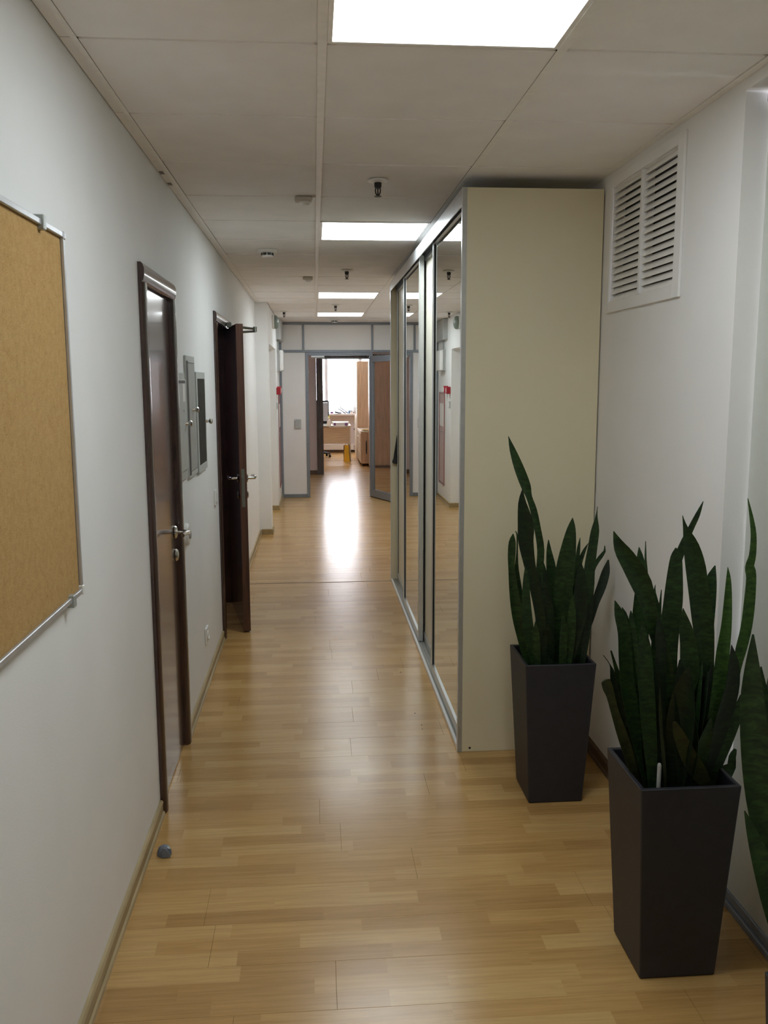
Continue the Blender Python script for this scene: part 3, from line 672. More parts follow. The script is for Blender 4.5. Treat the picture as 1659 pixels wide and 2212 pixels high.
for a in ((4.510, 4.560, 1.158, 1.674), (4.855, 4.870, 1.158, 1.674), (4.560, 4.855, 1.640, 1.674), (4.560, 4.855, 1.158, 1.195)): f.box(XL+.0005, F, *a)
f.obj('frame', M['steel_box'], t)
box(XL+.0005, F+.002, 4.498, 4.5095, 1.165, 1.668).obj('hinge_strip', M['steel_box2'], t)
box(XL+.0005, F-.0025, 4.560, 4.855, 1.195, 1.640).obj('dark_front', M['dark_glass'], t)
B().lathe([(0, 0), (.009, 0), (.007, .016), (.015, .020), (.017, .028), (.011, .035), (0, .038)], (F, 4.862, 1.412), (1, 0, 0), 14).obj('knob', M['chrome'], t, smooth=True)

t = thing('wall_disc', 'round white thermostat half hidden by the first door handle', 'thermostat', (XL, 4.05, .93))
B().lathe([(0, 0), (.052, 0), (.052, .010), (.044, .018), (0, .020)], (XL+.0005, 4.045, .925), (1, 0, 0), 24).obj('cover', M['white_plastic'], t, smooth=True)
B().lathe([(.020, 0), (.018, .006), (0, .008)], (XL+.0206, 4.045, .925), (1, 0, 0), 16).obj('dial', M['grey_plastic'], t, smooth=True)
def plate(name, label, cat, y0, y1, z0, z1, inner):
    t = thing(name, label, cat, (XL, (y0+y1)/2, (z0+z1)/2))
    box(XL+.0005, XL+.011, y0, y1, z0, z1, bev=.003).obj('cover', M['white_plastic'], t)
    ym, zm = (y0+y1)/2, (z0+z1)/2
    if inner == 'rocker': box(XL+.0111, XL+.016, ym-.026, ym+.026, zm-.028, zm+.028, bev=.002).obj('rocker', M['white_plastic'], t)
    else:
        B().lathe([(.026, 0), (.026, .005), (.021, .006), (.020, .001), (0, .001)], (XL+.0111, ym, zm), (1, 0, 0), 20).obj('socket_ring', M['white_plastic'], t, smooth=True)
        for dy in (-.0095, .0095): B().rod((XL+.0122, ym+dy, zm), (XL+.0135, ym+dy, zm), .003, n=8).obj('pin_hole', M['black'], t)
    return t
plate('power_socket', 'white power socket low on the left wall before the ajar door', 'socket', 4.595, 4.685, .225, .315, 'socket')
plate('light_switch', 'white light switch on the wall against the frame of the ajar door', 'switch', 5.22, 5.31, .895, .985, 'rocker')
t = thing('door_stop', 'small blue-grey rubber door stop on the floor by the first door', 'door stop', (-.572, 2.875, 0))
B().lathe([(0, 0), (.0245, 0), (.0245, .012), (.019, .026), (.009, .033), (0, .034)], (-.574, 2.878, .0005), n=24).obj('dome', M['stop'], t, smooth=True)
B().prism([(-.577, .004), (-.549, .004), (-.549, .012), (-.566, .036), (-.577, .038)], 2.850, 2.8525).obj('buffer', M['stop'], t)
B().lathe([(.006, 0), (.006, .003), (0, .004)], (-.558, 2.8715, .0265), (.45, -.25, .8), 10).obj('screw', M['steel_box2'], t)

# far end of the left wall
t = thing('wall_speaker', 'round grey-green disc fitting high on the wall above the niche', 'speaker', (XF, 10.55, 2.32))
box(XF+.0005, XF+.022, 10.44, 10.66, 2.245, 2.395, bev=.006).obj('base_plate', M['white_plastic'], t)
B().lathe([(.078, 0), (.080, .020), (.066, .040), (.030, .052), (0, .055)], (XF+.0225, 10.57, 2.32), (1, 0, 0), 24).obj('dome', M['green_disc'], t, smooth=True)
t = thing('duct_box', 'grey cable duct box at the ceiling beside the glass partition', 'duct', (XF, 12.18, 2.3))
box(XF+.0005, -.452, 11.52, 12.36, 2.165, 2.438, bev=.004).obj('duct', M['grey_plastic'], t)
box(XF+.0005, -.49, 11.80, 11.83, 2.05, 2.1645).obj('cable', M['steel_box2'], t)
t = thing('emergency_lamp', 'white rounded emergency lamp below the grey duct box', 'lamp', (XF, 12.15, 1.9))
B().box(XF+.0005, -.488, 11.68, 12.04, 1.762, 2.045, bev=.005).obj('housing', M['grey_plastic'], t)
B().box(-.4875, -.432, 11.685, 12.035, 1.766, 2.041, bev=.018, seg=3).obj('diffuser', M['white_plastic'], t, smooth=True)
for y, z, l in ((11.27, 1.466, 'red fire alarm call point on the left wall, nearer of two'), (11.47, 1.476, 'red fire alarm call point just behind the nearer one')):
    t = thing('fire_call_point', l, 'alarm', (XF, y, z), group='red call points beside the niche')
    B().box(XF+.0005, XF+.055, y-.046, y+.046, z, z+.092, bev=.005).obj('housing', M['red'], t)
    box(XF+.0551, XF+.058, y-.028, y+.028, z+.02, z+.072, bev=.001).obj('push_plate', M['paper'], t)
t = thing('wall_switch', 'pale grey switch plate below the red call points', 'switch', (XF, 11.27, 1.33))
box(XF+.0005, XF+.012, 11.23, 11.31, 1.285, 1.372, bev=.003).obj('cover', M['grey_plastic'], t)
box(XF+.0121, XF+.016, 11.25, 11.29, 1.305, 1.352, bev=.001).obj('rocker', M['white_plastic'], t)
t = thing('fire_cabinet', 'dusty red fire hose cabinet on the wall beside the glass partition', 'cabinet', (XF, 11.98, .22))
f = B()
for a in ((11.72, 11.745, .22, 1.48), (12.215, 12.24, .22, 1.48), (11.745, 12.215, 1.455, 1.48), (11.745, 12.215, .22, .245)): f.box(XF+.0005, XF+.007, *a)
f.obj('frame', M['red_frame'], t)
box(XF+.0005, XF+.005, 11.746, 12.214, .945, 1.454, bev=.002).obj('door', M['pink'], t)
box(XF+.0005, XF+.005, 11.746, 12.214, .246, .940, bev=.002).obj('door', M['pink'], t)
box(XF+.0052, XF+.0058, 11.79, 12.17, 1.02, 1.33).obj('notice_sheet', M['paper'], t)

# ================================================================== sliding wardrobe
wd = thing('wardrobe', 'tall cream sliding-door wardrobe with mirror panels along the right side', 'wardrobe', (.87, 5.33, 0))
WY0, WY1, WZ = 3.630, 7.030, 2.394
box(XW+.004, 1.158, WY0, WY0+.018, .001, WZ, bev=.001).obj('side_panel', M['cream'], wd)
box(XW+.004, 1.158, WY1-.018, WY1, .001, WZ, bev=.001).obj('side_panel', M['cream'], wd)
for y in (WY0, WY1-.018): box(XW-.001, XW+.0038, y-.001, y+.019, .001, WZ).obj('edge_strip', M['alu_trim'], wd)
box(XW+.0005, XW+.019, WY0-.0016, WY0-.0002, .001, WZ).obj('edge_strip', M['track'], wd)
box(XW+.10, 1.158, WY0+.019, WY1-.019, 2.20, 2.218).obj('top_panel', M['cream'], wd)  # unseen top sunk low so the slit under the ceiling stays dark
box(XW+.10, 1.13, WY0+.019, WY1-.019, .012, .030).obj('bottom_panel', M['cream'], wd)
box(1.14, 1.156, WY0+.019, WY1-.019, .031, WZ-.019).obj('back_panel', M['cream'], wd)
box(XW+.11, 1.139, 5.325, 5.343, .031, WZ-.019).obj('partition', M['cream'], wd)
box(XW, XW+.004, WY0+.0195, WY1-.0195, 2.325, WZ, bev=.0008).box(XW+.004, XW+.10, WY0+.0195, WY1-.0195, WZ-.016, WZ).obj('fascia', M['alu_trim'], wd)
f = B().box(XW+.006, XW+.098, WY0+.0195, WY1-.0195, 2.366, 2.377)
for x in (XW+.006, XW+.0462, XW+.094): f.box(x, x+.003, WY0+.0195, WY1-.0195, 2.330, 2.366)
f.obj('top_track', M['alu_grey'], wd)
box(XW, XW+.012, WY0+.0195, WY1-.0195, .001, .022, bev=.001).obj('plinth_lip', M['white_plastic'], wd)
f = B().box(XW+.013, XW+.100, WY0+.0195, WY1-.0195, .001, .014)
for x in (XW+.020, XW+.033, XW+.053, XW+.068): f.box(x, x+.004, WY0+.0195, WY1-.0195, .014, .020)
f.obj('bottom_track', M['track'], wd)
B().lathe([(0, 0), (.0055, 0), (.005, .001), (0, .0015)], (XW+.055, WY0, .018), (0, -1, 0), 12).obj('screw_cap', M['black'], wd)
def sliding_door(y0, y1, front, infill):
    xf, xb = (XW+.017, XW+.045) if front else (XW+.050, XW+.080)
    z0, z1 = .022, 2.352
    d = box(xf+.010, xf+.016, y0+.030, y1-.030, z0+.050, z1-.030).obj('door', M[infill], wd)
    d['label'] = 'mirror sliding door' if infill == 'mirror' else 'plain pale sliding door'
    for a, b in ((y0, y0+.032), (y1-.032, y1)):
        s = B().box(xf, xf+.006, a, b, z0, z1, bev=.0012).box(xf+.006, xb, a, a+.005, z0, z1).box(xf+.006, xb, b-.005, b, z0, z1).box(xb-.004, xb, a+.005, b-.005, z0, z1)
        s.obj('stile', M['alu'], d)
        B().box(xf+.0062, xf+.0098, a+.0055, b-.0055, z0, z1).obj('gasket', M['rubber'], d)
        g = b + .0005 if a == y0 else a - .0035
        box(xf+.006, xf+.0098, g, g+.003, z0+.05, z1-.03).obj('gasket', M['rubber'], d)
    box(xf+.002, xb-.004, y0+.0325, y1-.0325, z0, z0+.049, bev=.001).obj('bottom_rail', M['alu'], d)
    box(xf+.002, xb-.004, y0+.0325, y1-.0325, z1-.029, z1, bev=.001).obj('top_rail', M['alu'], d)
sliding_door(3.652, 4.662, True, 'mirror')
sliding_door(4.36, 5.335, False, 'cream_front')
sliding_door(5.240, 6.185, True, 'mirror')
sliding_door(6.08, 7.008, False, 'cream_front')
t = thing('garment_end', 'black tapered coat end caught at the far end of the wardrobe', 'coat', (.605, 6.99, .98))
B().prism([(.584, .985), (.592, .972), (.615, .968), (.6235, .970), (.6235, 1.17), (.622, 1.20), (.619, 1.17), (.603, 1.03), (.594, 1.008)], 6.972, 7.0105, bev=.004).obj('cloth', M['rubber'], t)

# ================================================================== louvred vent on the right wall
t = thing('wall_vent', 'white louvred ventilation grille high on the right wall above the planters', 'vent', (XR, 3.21, 2.15))
V0, V1, VZ0, VZ1 = 2.890, 3.530, 1.935, 2.378
f = B()
for a in ((2.838, V0, 1.892, 2.412), (V1, 3.560, 1.892, 2.412), (V0, V1, 1.892, VZ0), (V0, V1, VZ1, 2.412)): f.box(XR-.010, XR-.0005, *a, bev=.0015)
for a in ((V0, V0+.004, VZ0, VZ1), (V1-.004, V1, VZ0, VZ1), (V0+.004, V1-.004, VZ0, VZ0+.002), (V0+.004, V1-.004, VZ1-.003, VZ1)): f.box(XR-.0005, XR+.045, *a)
f.obj('frame', M['wall_r'], t)
box(XR-.006, XR+.040, 3.203, 3.222, VZ0+.0025, VZ1-.0035, bev=.001).obj('mullion', M['wall_r'], t)
box(XR+.046, XR+.052, V0+.0005, V1-.0005, VZ0, VZ1).obj('backing', M['black'], t)
NS = 17; pitch = (VZ1-VZ0)/NS
sl = None
for y0, y1 in ((V0+.006, 3.201), (3.224, V1-.006)):
    sl = None
    for i in range(NS):
        z = VZ0 + pitch*(i+.12)
        if sl is None:
            q = B().prism([(0, 0), (.0022, 0), (.0175, .0235), (.0175, .0255), (.0155, .0255), (0, .0022)], y0, y1)
            sl = q.obj('slat', M['rail'], t); sl.location = Vector((XR+.002, 0, z)); sl.location -= Vector((0, 0, 0))
        else:
            o = sl.copy(); COL.objects.link(o); sl2 = o; o.location = Vector((XR+.002, 0, z))

# ================================================================== ceiling fittings
def sprinkler(x, y, label, n):
    t = thing('fire_sprinkler', label, 'sprinkler', (x, y, CZ), group='ceiling sprinklers')
    B().lathe([(.018, 0), (.041, .0005), (.041, .006), (.022, .011), (.018, .011)], (x, y, CZ-.0025), (0, 0, -1), 24).obj('escutcheon', M['white_plastic'], t, smooth=True)
    b = B().lathe([(0, 0), (.015, 0), (.015, .020), (.011, .026), (0, .026)], (x, y, CZ-.010), (0, 0, -1), 12)
    for s in (-1, 1): b.tube([(x+s*.008, y, CZ-.034), (x+s*.0105, y, CZ-.042), (x+s*.009, y, CZ-.054), (x+s*.003, y, CZ-.064)], .003, 6)
    b.rod((x, y, CZ-.058), (x, y, CZ-.066), .004, n=8)
    b.obj('frame', M['steel_box2'] if n else M['black'], t)
    B().rod((x, y, CZ-.026), (x, y, CZ-.058), .003, n=8).obj('bulb', M['black' if not n else 'red'], t)
    B().lathe([(0, 0), (.014, 0), (.016, .002), (0, .003)], (x, y, CZ-.066), (0, 0, -1), 12).obj('deflector', M['black'], t)
for i, (x, y, l) in enumerate(((.241, 3.74, 'dark fire sprinkler hanging nearest the viewer, before the wardrobe'), (.221, 6.66, 'fire sprinkler on the ceiling between second and third ceiling light'),
                (.209, 9.60, 'small fire sprinkler between the third and the smallest ceiling light'), (-.371, 10.5, 'small fire sprinkler near the left wall, before the duct box'))): sprinkler(x, y, l, 0)
def sensor(x, y, label):
    t = thing('motion_sensor', label, 'sensor', (x, y, CZ), group='small ceiling sensors')
    B().box(x-.040, x+.040, y-.03, y+.03, CZ-.022, CZ-.0025, bev=.005).obj('base', M['beige_plastic'], t)
    B().lathe([(.026, 0), (.026, .006), (.016, .016), (0, .018)], (x+.006, y, CZ-.0225), (0, 0, -1), 16).obj('lens', M['white_plastic'], t, smooth=True)
sensor(-.067, 4.10, 'small beige motion sensor beside the main rail near the second ceiling light')
sensor(-.069, 7.12, 'small beige motion sensor beside the main rail, further down the corridor')
def smoke(x, y, label):
    t = thing('smoke_detector', label, 'detector', (x, y, CZ), group='smoke detectors')
    B().lathe([(.062, 0), (.062, .014), (.054, .019), (.036, .019), (.036, .034), (.030, .042), (0, .045)], (x, y, CZ-.002), (0, 0, -1), 28).obj('housing', M['white_plastic'], t, smooth=True)
    for a in (-112, -68, -156, -24, 20, 64, 108, 152):
        c = (x+.0365*math.cos(R(a)), y+.0365*math.sin(R(a)))
        B().box(-.001, .001, -.0115, .0115, -.010, .012).xf(Matrix.Translation((c[0], c[1], CZ-.026)) @ Matrix.Rotation(R(a), 4, 'Z')).obj('slot', M['black'], t)
smoke(-.313, 5.70, 'white smoke detector with dark slots on a tile left of the ceiling lights')
smoke(.248, 11.80, 'tiny smoke detector on the ceiling just before the glass partition')

# crumbs on the floor by the wardrobe
b = B()
for x, y, s in ((.43, 4.72, .004), (.44, 4.10, .004), (.455, 3.95, .003), (.452, 3.90, .003), (.34, 4.85, .002)):
    b.lathe([(0, 0), (s, .0005), (s*.6, .0025), (0, .003)], (x, y, .0002), n=6)
tag(b.obj('crumbs', M['soil']), 'a few dark crumbs on the floor by the wardrobe', 'crumbs', kind='stuff')

# ================================================================== planters with snake plants
def catmull(P, sub):
    out = []
    for i in range(len(P)-1):
        p0, p1, p2, p3 = P[max(i-1, 0)], P[i], P[i+1], P[min(i+2, len(P)-1)]
        for j in range(sub):
            t = j/sub
            out.append(tuple(.5*((2*b)+(-a+c)*t+(2*a-5*b+4*c-d)*t*t+(-a+3*b-3*c+d)*t**3) for a, b, c, d in zip(p0, p1, p2, p3)))
    out.append(P[-1]); return out
US = (-1, -.55, 0, .55, 1)
def leaf(parent, pts, mat, ang, curl, cx, cyy):
    P = [tuple(p) for p in pts]
    x, y, z, w_ = P[0]
    bx, by = min(max(x, cx-.085), cx+.085), min(max(y, cyy-.085), cyy+.085)
    if z > .49: P.insert(0, (bx, by, .485, w_*.85))
    else: P[0] = (bx, by, .485, w_*.9)
    C = [(min(x, 1.148) if y > 2.5 else x, y, z, w) for x, y, z, w in catmull(P, 3)]
    bm = bmesh.new(); fr = []; bk = []
    F = Vector((math.sin(ang), -math.cos(ang), 0))
    n = len(C)
    for i, (x, y, z, w) in enumerate(C):
        c = Vector((x, y, z)); t = (Vector(C[min(i+1, n-1)][:3])-Vector(C[max(i-1, 0)][:3])).normalized()
        L = F.cross(t).normalized()
        if L.x > 0: L = -L
        L = -L
        Nn = L.cross(t).normalized()
        if Nn.y > 0: Nn = -Nn
        w = max(w, .0015)/max(.55, abs(L.x))
        th = min(.0026, w*.12)
        ra, rb_ = [], []
        for u in US:
            q = c + L*(u*w/2) + Nn*(curl*w*(u*u-.35))
            k = th*(1-.8*u*u)
            ra.append(bm.verts.new(q + Nn*k)); rb_.append(bm.verts.new(q - Nn*k))
        fr.append(ra); bk.append(rb_)
    for i in range(n-1):
        for j in range(4):
            bm.faces.new((fr[i][j], fr[i][j+1], fr[i+1][j+1], fr[i+1][j])); bm.faces.new((bk[i][j+1], bk[i][j], bk[i+1][j], bk[i+1][j+1]))
        bm.faces.new((fr[i][0], fr[i+1][0], bk[i+1][0], bk[i][0])); bm.faces.new((fr[i+1][4], fr[i][4], bk[i][4], bk[i+1][4]))
    for e in (0, n-1): bm.faces.new([v for v in fr[e]] + [v for v in bk[e][::-1]])
    s = B(); bmesh.ops.recalc_face_normals(bm, faces=bm.faces)
    me = bpy.data.meshes.new('t'); bm.to_mesh(me); bm.free(); s.bm.from_mesh(me); bpy.data.meshes.remove(me)
    s.obj('leaf', M[mat], parent, smooth=True)
def potted(label, cx, cyy, leaves, seed, light=(), olive=(), dark=(), extra=0, top=1.0):
    t = thing('potted_snake_plant', label, 'plant', (cx, cyy, 0), group='snake plants in dark planters')
    H, a, b = .566, .106, .136
    bm = bmesh.new()
    def ring(h, z): return [bm.verts.new((cx+sx*h, cyy+sy*h, z)) for sx, sy in ((-1, -1), (1, -1), (1, 1), (-1, 1))]
    rs_ = [ring(a-.004, 0), ring(a, .006), ring(b, H-.002), ring(b-.002, H), ring(b-.011, H), ring(b-.013, H-.003), ring(b-.018, .46)]
    for A_, B_ in zip(rs_, rs_[1:]):
        for i in range(4): bm.faces.new((A_[i], A_[(i+1) % 4], B_[(i+1) % 4], B_[i]))
    bm.faces.new(rs_[0][::-1]); bm.faces.new(rs_[-1])
    ed = [e for e in bm.edges if abs(e.verts[0].co.z-e.verts[1].co.z) > .3]
    bmesh.ops.bevel(bm, geom=ed, offset=.004, segments=2, affect='EDGES', profile=.5)
    s = B(); bmesh.ops.recalc_face_normals(bm, faces=bm.faces); me = bpy.data.meshes.new('t'); bm.to_mesh(me); bm.free(); s.bm.from_mesh(me)
    s.obj('planter', M['planter'], t)
    rg = random.Random(seed)
    bm = bmesh.new(); bmesh.ops.create_grid(bm, x_segments=14, y_segments=14, size=.114)
    for v in bm.verts: v.co = Vector((v.co.x+cx, v.co.y+cyy, .497+rg.uniform(-.004, .006)))
    s = B(); me = bpy.data.meshes.new('t'); bm.to_mesh(me); bm.free(); s.bm.from_mesh(me)
    s.obj('soil', M['soil'], t)
    for i, p in enumerate(leaves):
        m = 'leaf_light' if i in light else 'leaf_olive' if i in olive else 'leaf_dark' if i in dark else 'leaf'
        leaf(t, p, m, rg.uniform(-.45, .45), rg.uniform(.10, .24), cx, cyy)
    for i in range(extra):                                              # inner leaves that close the clump
        a = rg.uniform(0, 2*pi); r = rg.uniform(.01, .075); h = rg.uniform(.72, .93)*top; lean = rg.uniform(.02, .09)
        bx, by = cx+r*math.cos(a), cyy+.01+r*math.sin(a)
        P = [(bx+lean*f*math.cos(a), by+lean*f*math.sin(a), .49+(h-.49)*f, w) for f, w in ((0, .03), (.3, .042), (.6, .046), (.85, .030), (1, .003))]
        leaf(t, P, 'leaf_dark' if i % 2 else 'leaf', rg.uniform(-1.2, 1.2), .2, cx, cyy)
    return t
LEAVES_A = [
 [(0.837,3.220,0.525,0.026),(0.827,3.209,0.627,0.035),(0.808,3.192,0.786,0.032),(0.805,3.180,0.897,0.028),(0.806,3.170,0.993,0.028),(0.791,3.161,1.071,0.025),(0.771,3.152,1.147,0.025),(0.752,3.147,1.198,0.021),(0.737,3.142,1.240,0.034),(0.707,3.134,1.311,0.033),(0.681,3.126,1.377,0.020),(0.665,3.120,1.425,0.001)],
 [(0.828,3.180,0.543,0.026),(0.820,3.167,0.662,0.035),(0.801,3.154,0.774,0.038),(0.779,3.144,0.863,0.038),(0.756,3.134,0.950,0.042),(0.738,3.124,1.036,0.055),(0.734,3.116,1.100,0.058),(0.717,3.106,1.184,0.029),(0.716,3.100,1.235,0.002)],
 [(0.779,3.200,0.538,0.030),(0.747,3.187,0.658,0.039),(0.724,3.177,0.749,0.041),(0.707,3.166,0.838,0.034),(0.694,3.156,0.930,0.024),(0.692,3.150,0.982,0.028),(0.692,3.144,1.033,0.025),(0.694,3.140,1.063,0.003)],
 [(0.817,3.280,0.506,0.027),(0.792,3.276,0.585,0.036),(0.762,3.270,0.700,0.035),(0.747,3.264,0.813,0.030),(0.737,3.259,0.903,0.017),(0.737,3.255,0.969,0.007),(0.735,3.251,1.037,0.006),(0.727,3.250,1.054,0.001)],
 [(0.790,3.160,0.547,0.026),(0.769,3.150,0.646,0.039),(0.752,3.141,0.736,0.043),(0.744,3.132,0.824,0.034),(0.741,3.125,0.898,0.023),(0.737,3.120,0.943,0.002)],
 [(0.903,3.300,0.501,0.031),(0.901,3.307,0.686,0.045),(0.897,3.312,0.798,0.045),(0.889,3.315,0.887,0.040),(0.879,3.318,0.963,0.020),(0.877,3.320,1.005,0.003)],
 [(0.923,3.260,0.509,0.040),(0.917,3.241,0.704,0.062),(0.915,3.230,0.818,0.066),(0.919,3.221,0.907,0.065),(0.927,3.212,0.995,0.051),(0.933,3.204,1.069,0.029),(0.935,3.200,1.110,0.002)],
 [(0.954,3.320,0.493,0.027),(0.963,3.334,0.677,0.037),(0.980,3.345,0.811,0.036),(1.002,3.353,0.909,0.020),(1.009,3.357,0.962,0.015),(1.016,3.360,1.004,0.002)],
 [(0.969,3.220,0.521,0.031),(0.994,3.220,0.708,0.049),(1.008,3.220,0.818,0.049),(1.010,3.220,0.905,0.048),(1.020,3.220,0.992,0.041),(1.028,3.220,1.057,0.035),(1.033,3.220,1.108,0.010),(1.036,3.220,1.149,0.001)],
 [(0.967,3.330,0.485,0.027),(0.973,3.344,0.582,0.037),(0.988,3.363,0.715,0.041),(1.008,3.379,0.826,0.036),(1.023,3.388,0.892,0.023),(1.046,3.396,0.945,0.012),(1.063,3.400,0.973,0.001)],
 [(0.988,3.340,0.486,0.023),(1.001,3.361,0.576,0.028),(1.033,3.387,0.684,0.032),(1.065,3.413,0.793,0.028),(1.101,3.431,0.872,0.016),(1.136,3.442,0.916,0.012),(1.164,3.450,0.952,0.003)],
 [(0.980,3.240,0.514,0.022),(1.004,3.255,0.617,0.027),(1.036,3.266,0.694,0.027),(1.059,3.276,0.759,0.028),(1.085,3.285,0.823,0.033),(1.103,3.293,0.879,0.029),(1.114,3.300,0.924,0.005)],
 [(0.856,3.180,0.538,0.031),(0.848,3.180,0.679,0.045),(0.838,3.180,0.767,0.049),(0.827,3.180,0.853,0.040),(0.819,3.180,0.918,0.024),(0.816,3.180,0.954,0.004)],
 [(0.924,3.160,0.543,0.031),(0.937,3.155,0.640,0.043),(0.951,3.151,0.728,0.056),(0.955,3.147,0.816,0.055),(0.954,3.142,0.902,0.034),(0.954,3.140,0.949,0.003)],
 [(0.892,3.140,0.550,0.025),(0.889,3.121,0.652,0.031),(0.886,3.109,0.716,0.025),(0.875,3.100,0.765,0.002)],
 [(0.974,3.160,0.541,0.022),(0.993,3.177,0.654,0.029),(1.008,3.189,0.738,0.026),(1.022,3.200,0.809,0.004)],
 [(0.798,3.140,0.553,0.022),(0.789,3.127,0.631,0.025),(0.783,3.118,0.686,0.022),(0.778,3.110,0.735,0.003)],
 [(0.917,3.150,0.546,0.024),(0.923,3.137,0.668,0.030),(0.921,3.127,0.770,0.026),(0.919,3.120,0.831,0.003)],
]
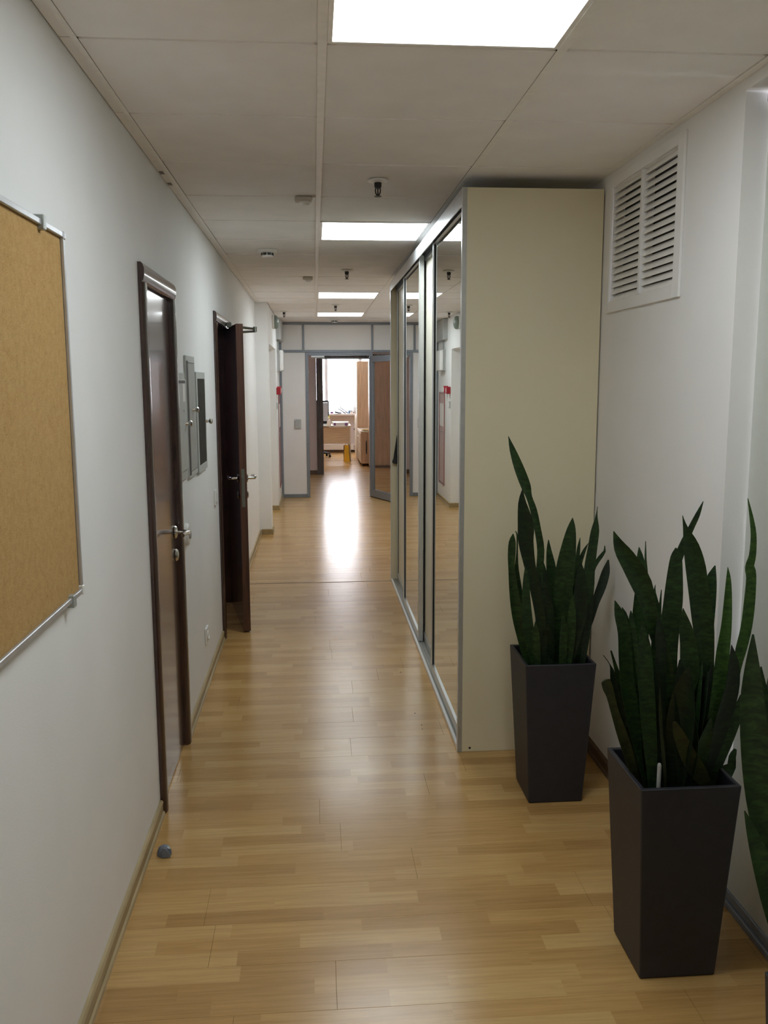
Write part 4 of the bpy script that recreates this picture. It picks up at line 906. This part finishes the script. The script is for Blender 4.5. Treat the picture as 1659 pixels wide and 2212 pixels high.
LEAVES_B = [
 [(0.924,2.200,0.520,0.033),(0.905,2.186,0.790,0.037),(0.888,2.180,0.885,0.034),(0.860,2.176,0.956,0.035),(0.834,2.172,1.035,0.037),(0.811,2.168,1.095,0.048),(0.776,2.165,1.154,0.040),(0.746,2.162,1.199,0.028),(0.729,2.160,1.239,0.002)],
 [(0.900,2.300,0.498,0.030),(0.876,2.314,0.743,0.039),(0.868,2.323,0.888,0.039),(0.869,2.329,0.984,0.034),(0.873,2.335,1.078,0.023),(0.871,2.338,1.126,0.021),(0.867,2.340,1.161,0.002)],
 [(0.918,2.320,0.478,0.025),(0.907,2.333,0.635,0.030),(0.896,2.350,0.830,0.029),(0.902,2.363,0.974,0.020),(0.903,2.371,1.070,0.011),(0.901,2.375,1.117,0.006),(0.901,2.380,1.170,0.002)],
 [(0.852,2.180,0.547,0.028),(0.819,2.180,0.677,0.037),(0.791,2.180,0.795,0.042),(0.778,2.180,0.888,0.041),(0.771,2.180,0.966,0.036),(0.756,2.180,1.017,0.025),(0.746,2.180,1.051,0.002)],
 [(0.873,2.220,0.527,0.029),(0.840,2.226,0.681,0.033),(0.813,2.232,0.823,0.037),(0.804,2.236,0.917,0.032),(0.796,2.239,0.986,0.019),(0.788,2.240,1.016,0.002)],
 [(0.894,2.260,0.502,0.024),(0.850,2.268,0.713,0.028),(0.836,2.275,0.880,0.029),(0.831,2.279,0.965,0.015),(0.828,2.280,0.995,0.002)],
 [(0.935,2.300,0.476,0.029),(0.931,2.323,0.788,0.034),(0.944,2.332,0.908,0.034),(0.957,2.339,1.003,0.034),(0.975,2.346,1.098,0.029),(0.993,2.350,1.154,0.025),(1.017,2.354,1.206,0.018),(1.038,2.357,1.248,0.014),(1.055,2.360,1.285,0.002)],
 [(0.945,2.220,0.509,0.034),(0.923,2.214,0.731,0.043),(0.910,2.209,0.875,0.047),(0.909,2.207,0.969,0.052),(0.912,2.204,1.038,0.053),(0.913,2.202,1.107,0.044),(0.914,2.201,1.162,0.030),(0.913,2.200,1.185,0.003)],
 [(0.997,2.240,0.498,0.034),(1.009,2.231,0.673,0.048),(1.017,2.224,0.820,0.050),(1.012,2.219,0.916,0.052),(1.000,2.215,0.987,0.058),(0.985,2.212,1.058,0.054),(0.971,2.208,1.128,0.053),(0.955,2.205,1.187,0.040),(0.937,2.202,1.237,0.013),(0.927,2.200,1.271,0.001)],
 [(1.038,2.310,0.488,0.025),(1.061,2.322,0.735,0.030),(1.071,2.329,0.881,0.030),(1.078,2.333,0.953,0.027),(1.078,2.336,1.016,0.032),(1.079,2.338,1.064,0.029),(1.090,2.340,1.104,0.003)],
 [(1.017,2.240,0.497,0.034),(1.044,2.240,0.619,0.048),(1.063,2.240,0.716,0.048),(1.072,2.240,0.813,0.043),(1.075,2.240,0.884,0.038),(1.081,2.240,0.955,0.030),(1.082,2.240,1.025,0.023),(1.081,2.240,1.086,0.014),(1.078,2.240,1.121,0.001)],
 [(1.060,2.260,0.485,0.029),(1.084,2.248,0.664,0.034),(1.104,2.241,0.763,0.034),(1.114,2.236,0.837,0.030),(1.120,2.231,0.895,0.038),(1.129,2.227,0.958,0.038),(1.131,2.222,1.029,0.037),(1.129,2.216,1.100,0.032),(1.122,2.214,1.128,0.029),(1.128,2.212,1.160,0.023),(1.126,2.208,1.215,0.018),(1.115,2.204,1.266,0.011),(1.102,2.200,1.314,0.002)],
 [(1.003,2.180,0.526,0.033),(1.036,2.174,0.648,0.046),(1.056,2.169,0.744,0.053),(1.069,2.166,0.815,0.047),(1.068,2.163,0.876,0.033),(1.060,2.160,0.928,0.002)],
 [(0.974,2.200,0.518,0.033),(0.969,2.192,0.738,0.052),(0.963,2.188,0.834,0.051),(0.952,2.184,0.928,0.041),(0.939,2.182,0.984,0.028),(0.932,2.180,1.026,0.001)],
 [(0.877,2.280,0.508,0.020),(0.841,2.274,0.622,0.029),(0.817,2.269,0.713,0.024),(0.801,2.265,0.788,0.019),(0.783,2.262,0.847,0.009),(0.769,2.260,0.889,0.004)],
 [(0.826,2.200,0.558,0.024),(0.784,2.185,0.667,0.027),(0.755,2.174,0.743,0.021),(0.737,2.166,0.798,0.022),(0.727,2.163,0.822,0.026),(0.720,2.160,0.841,0.024)],
 [(0.865,2.260,0.508,0.019),(0.842,2.257,0.570,0.024),(0.810,2.251,0.672,0.027),(0.787,2.248,0.742,0.028),(0.775,2.245,0.791,0.021),(0.769,2.243,0.830,0.014),(0.760,2.241,0.857,0.002),(0.741,2.240,0.883,0.001)],
 [(1.008,2.140,0.536,0.015),(0.986,2.136,0.572,0.033),(0.948,2.131,0.632,0.037),(0.914,2.124,0.697,0.027),(0.897,2.120,0.736,0.009)],
 [(0.883,2.130,0.574,0.010),(0.865,2.125,0.698,0.010),(0.858,2.123,0.769,0.010),(0.853,2.120,0.832,0.002)],
 [(1.041,2.200,0.510,0.019),(1.063,2.194,0.590,0.025),(1.084,2.189,0.664,0.029),(1.101,2.183,0.737,0.028),(1.106,2.180,0.781,0.007)],
 [(1.124,2.280,0.488,0.020),(1.130,2.280,0.518,0.022),(1.142,2.280,0.560,0.018),(1.150,2.280,0.582,0.007)],
 [(0.886,2.170,0.536,0.033),(0.870,2.166,0.752,0.041),(0.867,2.163,0.891,0.038),(0.861,2.161,0.960,0.032),(0.856,2.160,1.015,0.004)],
 [(0.931,2.310,0.492,0.025),(0.929,2.336,0.784,0.030),(0.932,2.352,0.961,0.019),(0.925,2.358,1.024,0.007),(0.927,2.360,1.047,0.001)],
 [(0.930,2.300,0.497,0.029),(0.919,2.313,0.742,0.029),(0.925,2.323,0.911,0.019),(0.929,2.327,0.983,0.009),(0.933,2.330,1.040,0.002)],
 [(0.856,2.150,0.561,0.028),(0.840,2.147,0.690,0.041),(0.824,2.144,0.830,0.045),(0.814,2.142,0.936,0.036),(0.806,2.140,1.004,0.002)],
 [(0.942,2.150,0.543,0.032),(0.932,2.145,0.711,0.046),(0.920,2.142,0.828,0.041),(0.912,2.140,0.898,0.003)],
 [(1.049,2.290,0.497,0.025),(1.063,2.290,0.697,0.034),(1.066,2.290,0.820,0.024),(1.073,2.290,0.878,0.003)],
]
LEAVES_C = [
 [(0.763,1.270,0.636,0.040),(0.734,1.276,0.767,0.053),(0.708,1.282,0.872,0.055),(0.686,1.286,0.952,0.052),(0.671,1.290,1.030,0.045),(0.662,1.294,1.107,0.036),(0.660,1.297,1.167,0.022),(0.660,1.300,1.220,0.003)],
 [(0.757,1.240,0.650,0.040),(0.718,1.236,0.721,0.046),(0.685,1.231,0.799,0.044),(0.658,1.226,0.866,0.033),(0.636,1.223,0.924,0.018),(0.621,1.220,0.963,0.002)],
 [(0.781,1.300,0.630,0.033),(0.747,1.331,0.901,0.041),(0.727,1.345,1.020,0.033),(0.713,1.355,1.098,0.018),(0.709,1.360,1.145,0.003)],
 [(0.806,1.320,0.605,0.037),(0.787,1.348,0.806,0.051),(0.756,1.376,1.006,0.042),(0.747,1.389,1.101,0.033),(0.766,1.394,1.140,0.030),(0.791,1.400,1.179,0.003)],
 [(0.770,1.250,0.650,0.039),(0.750,1.240,0.909,0.062),(0.733,1.230,1.143,0.059),(0.724,1.224,1.291,0.044),(0.719,1.220,1.377,0.003)],
 [(0.764,1.220,0.656,0.039),(0.759,1.210,0.848,0.056),(0.760,1.198,1.044,0.056),(0.752,1.187,1.230,0.043),(0.747,1.180,1.336,0.003)],
 [(0.814,1.280,0.626,0.038),(0.831,1.289,0.746,0.050),(0.859,1.301,0.904,0.054),(0.878,1.313,1.060,0.045),(0.892,1.320,1.145,0.003)],
]

potted('potted snake plant with one very tall twisted leaf, against the cream wardrobe side', .879, 3.240, LEAVES_A, 1, dark=(1, 12, 13, 11, 15), extra=9, top=.92)
pB = potted('big bushy snake plant in the fully visible near planter, water gauge in the soil', .938, 2.222, LEAVES_B, 2, light=(11, 10), olive=(15, 17, 18), dark=(16, 21, 25, 12), extra=14, top=.98)
B().rod((.866, 2.13, .50), (.866, 2.13, .612), .0055, n=12).lathe([(.0055, 0), (.004, .005), (0, .007)], (.866, 2.13, .612), n=12).obj('water_gauge', M['grey_plastic'], pB, smooth=True)
B().lathe([(.011, 0), (.010, .014), (.005, .020), (0, .021)], (.892, 2.125, .50), n=12).obj('filler_cap', M['grey_plastic'], pB, smooth=True)
potted('snake plant cut off by the right edge, its planter only a corner', .898, 1.245, LEAVES_C, 3, extra=16, top=1.15)
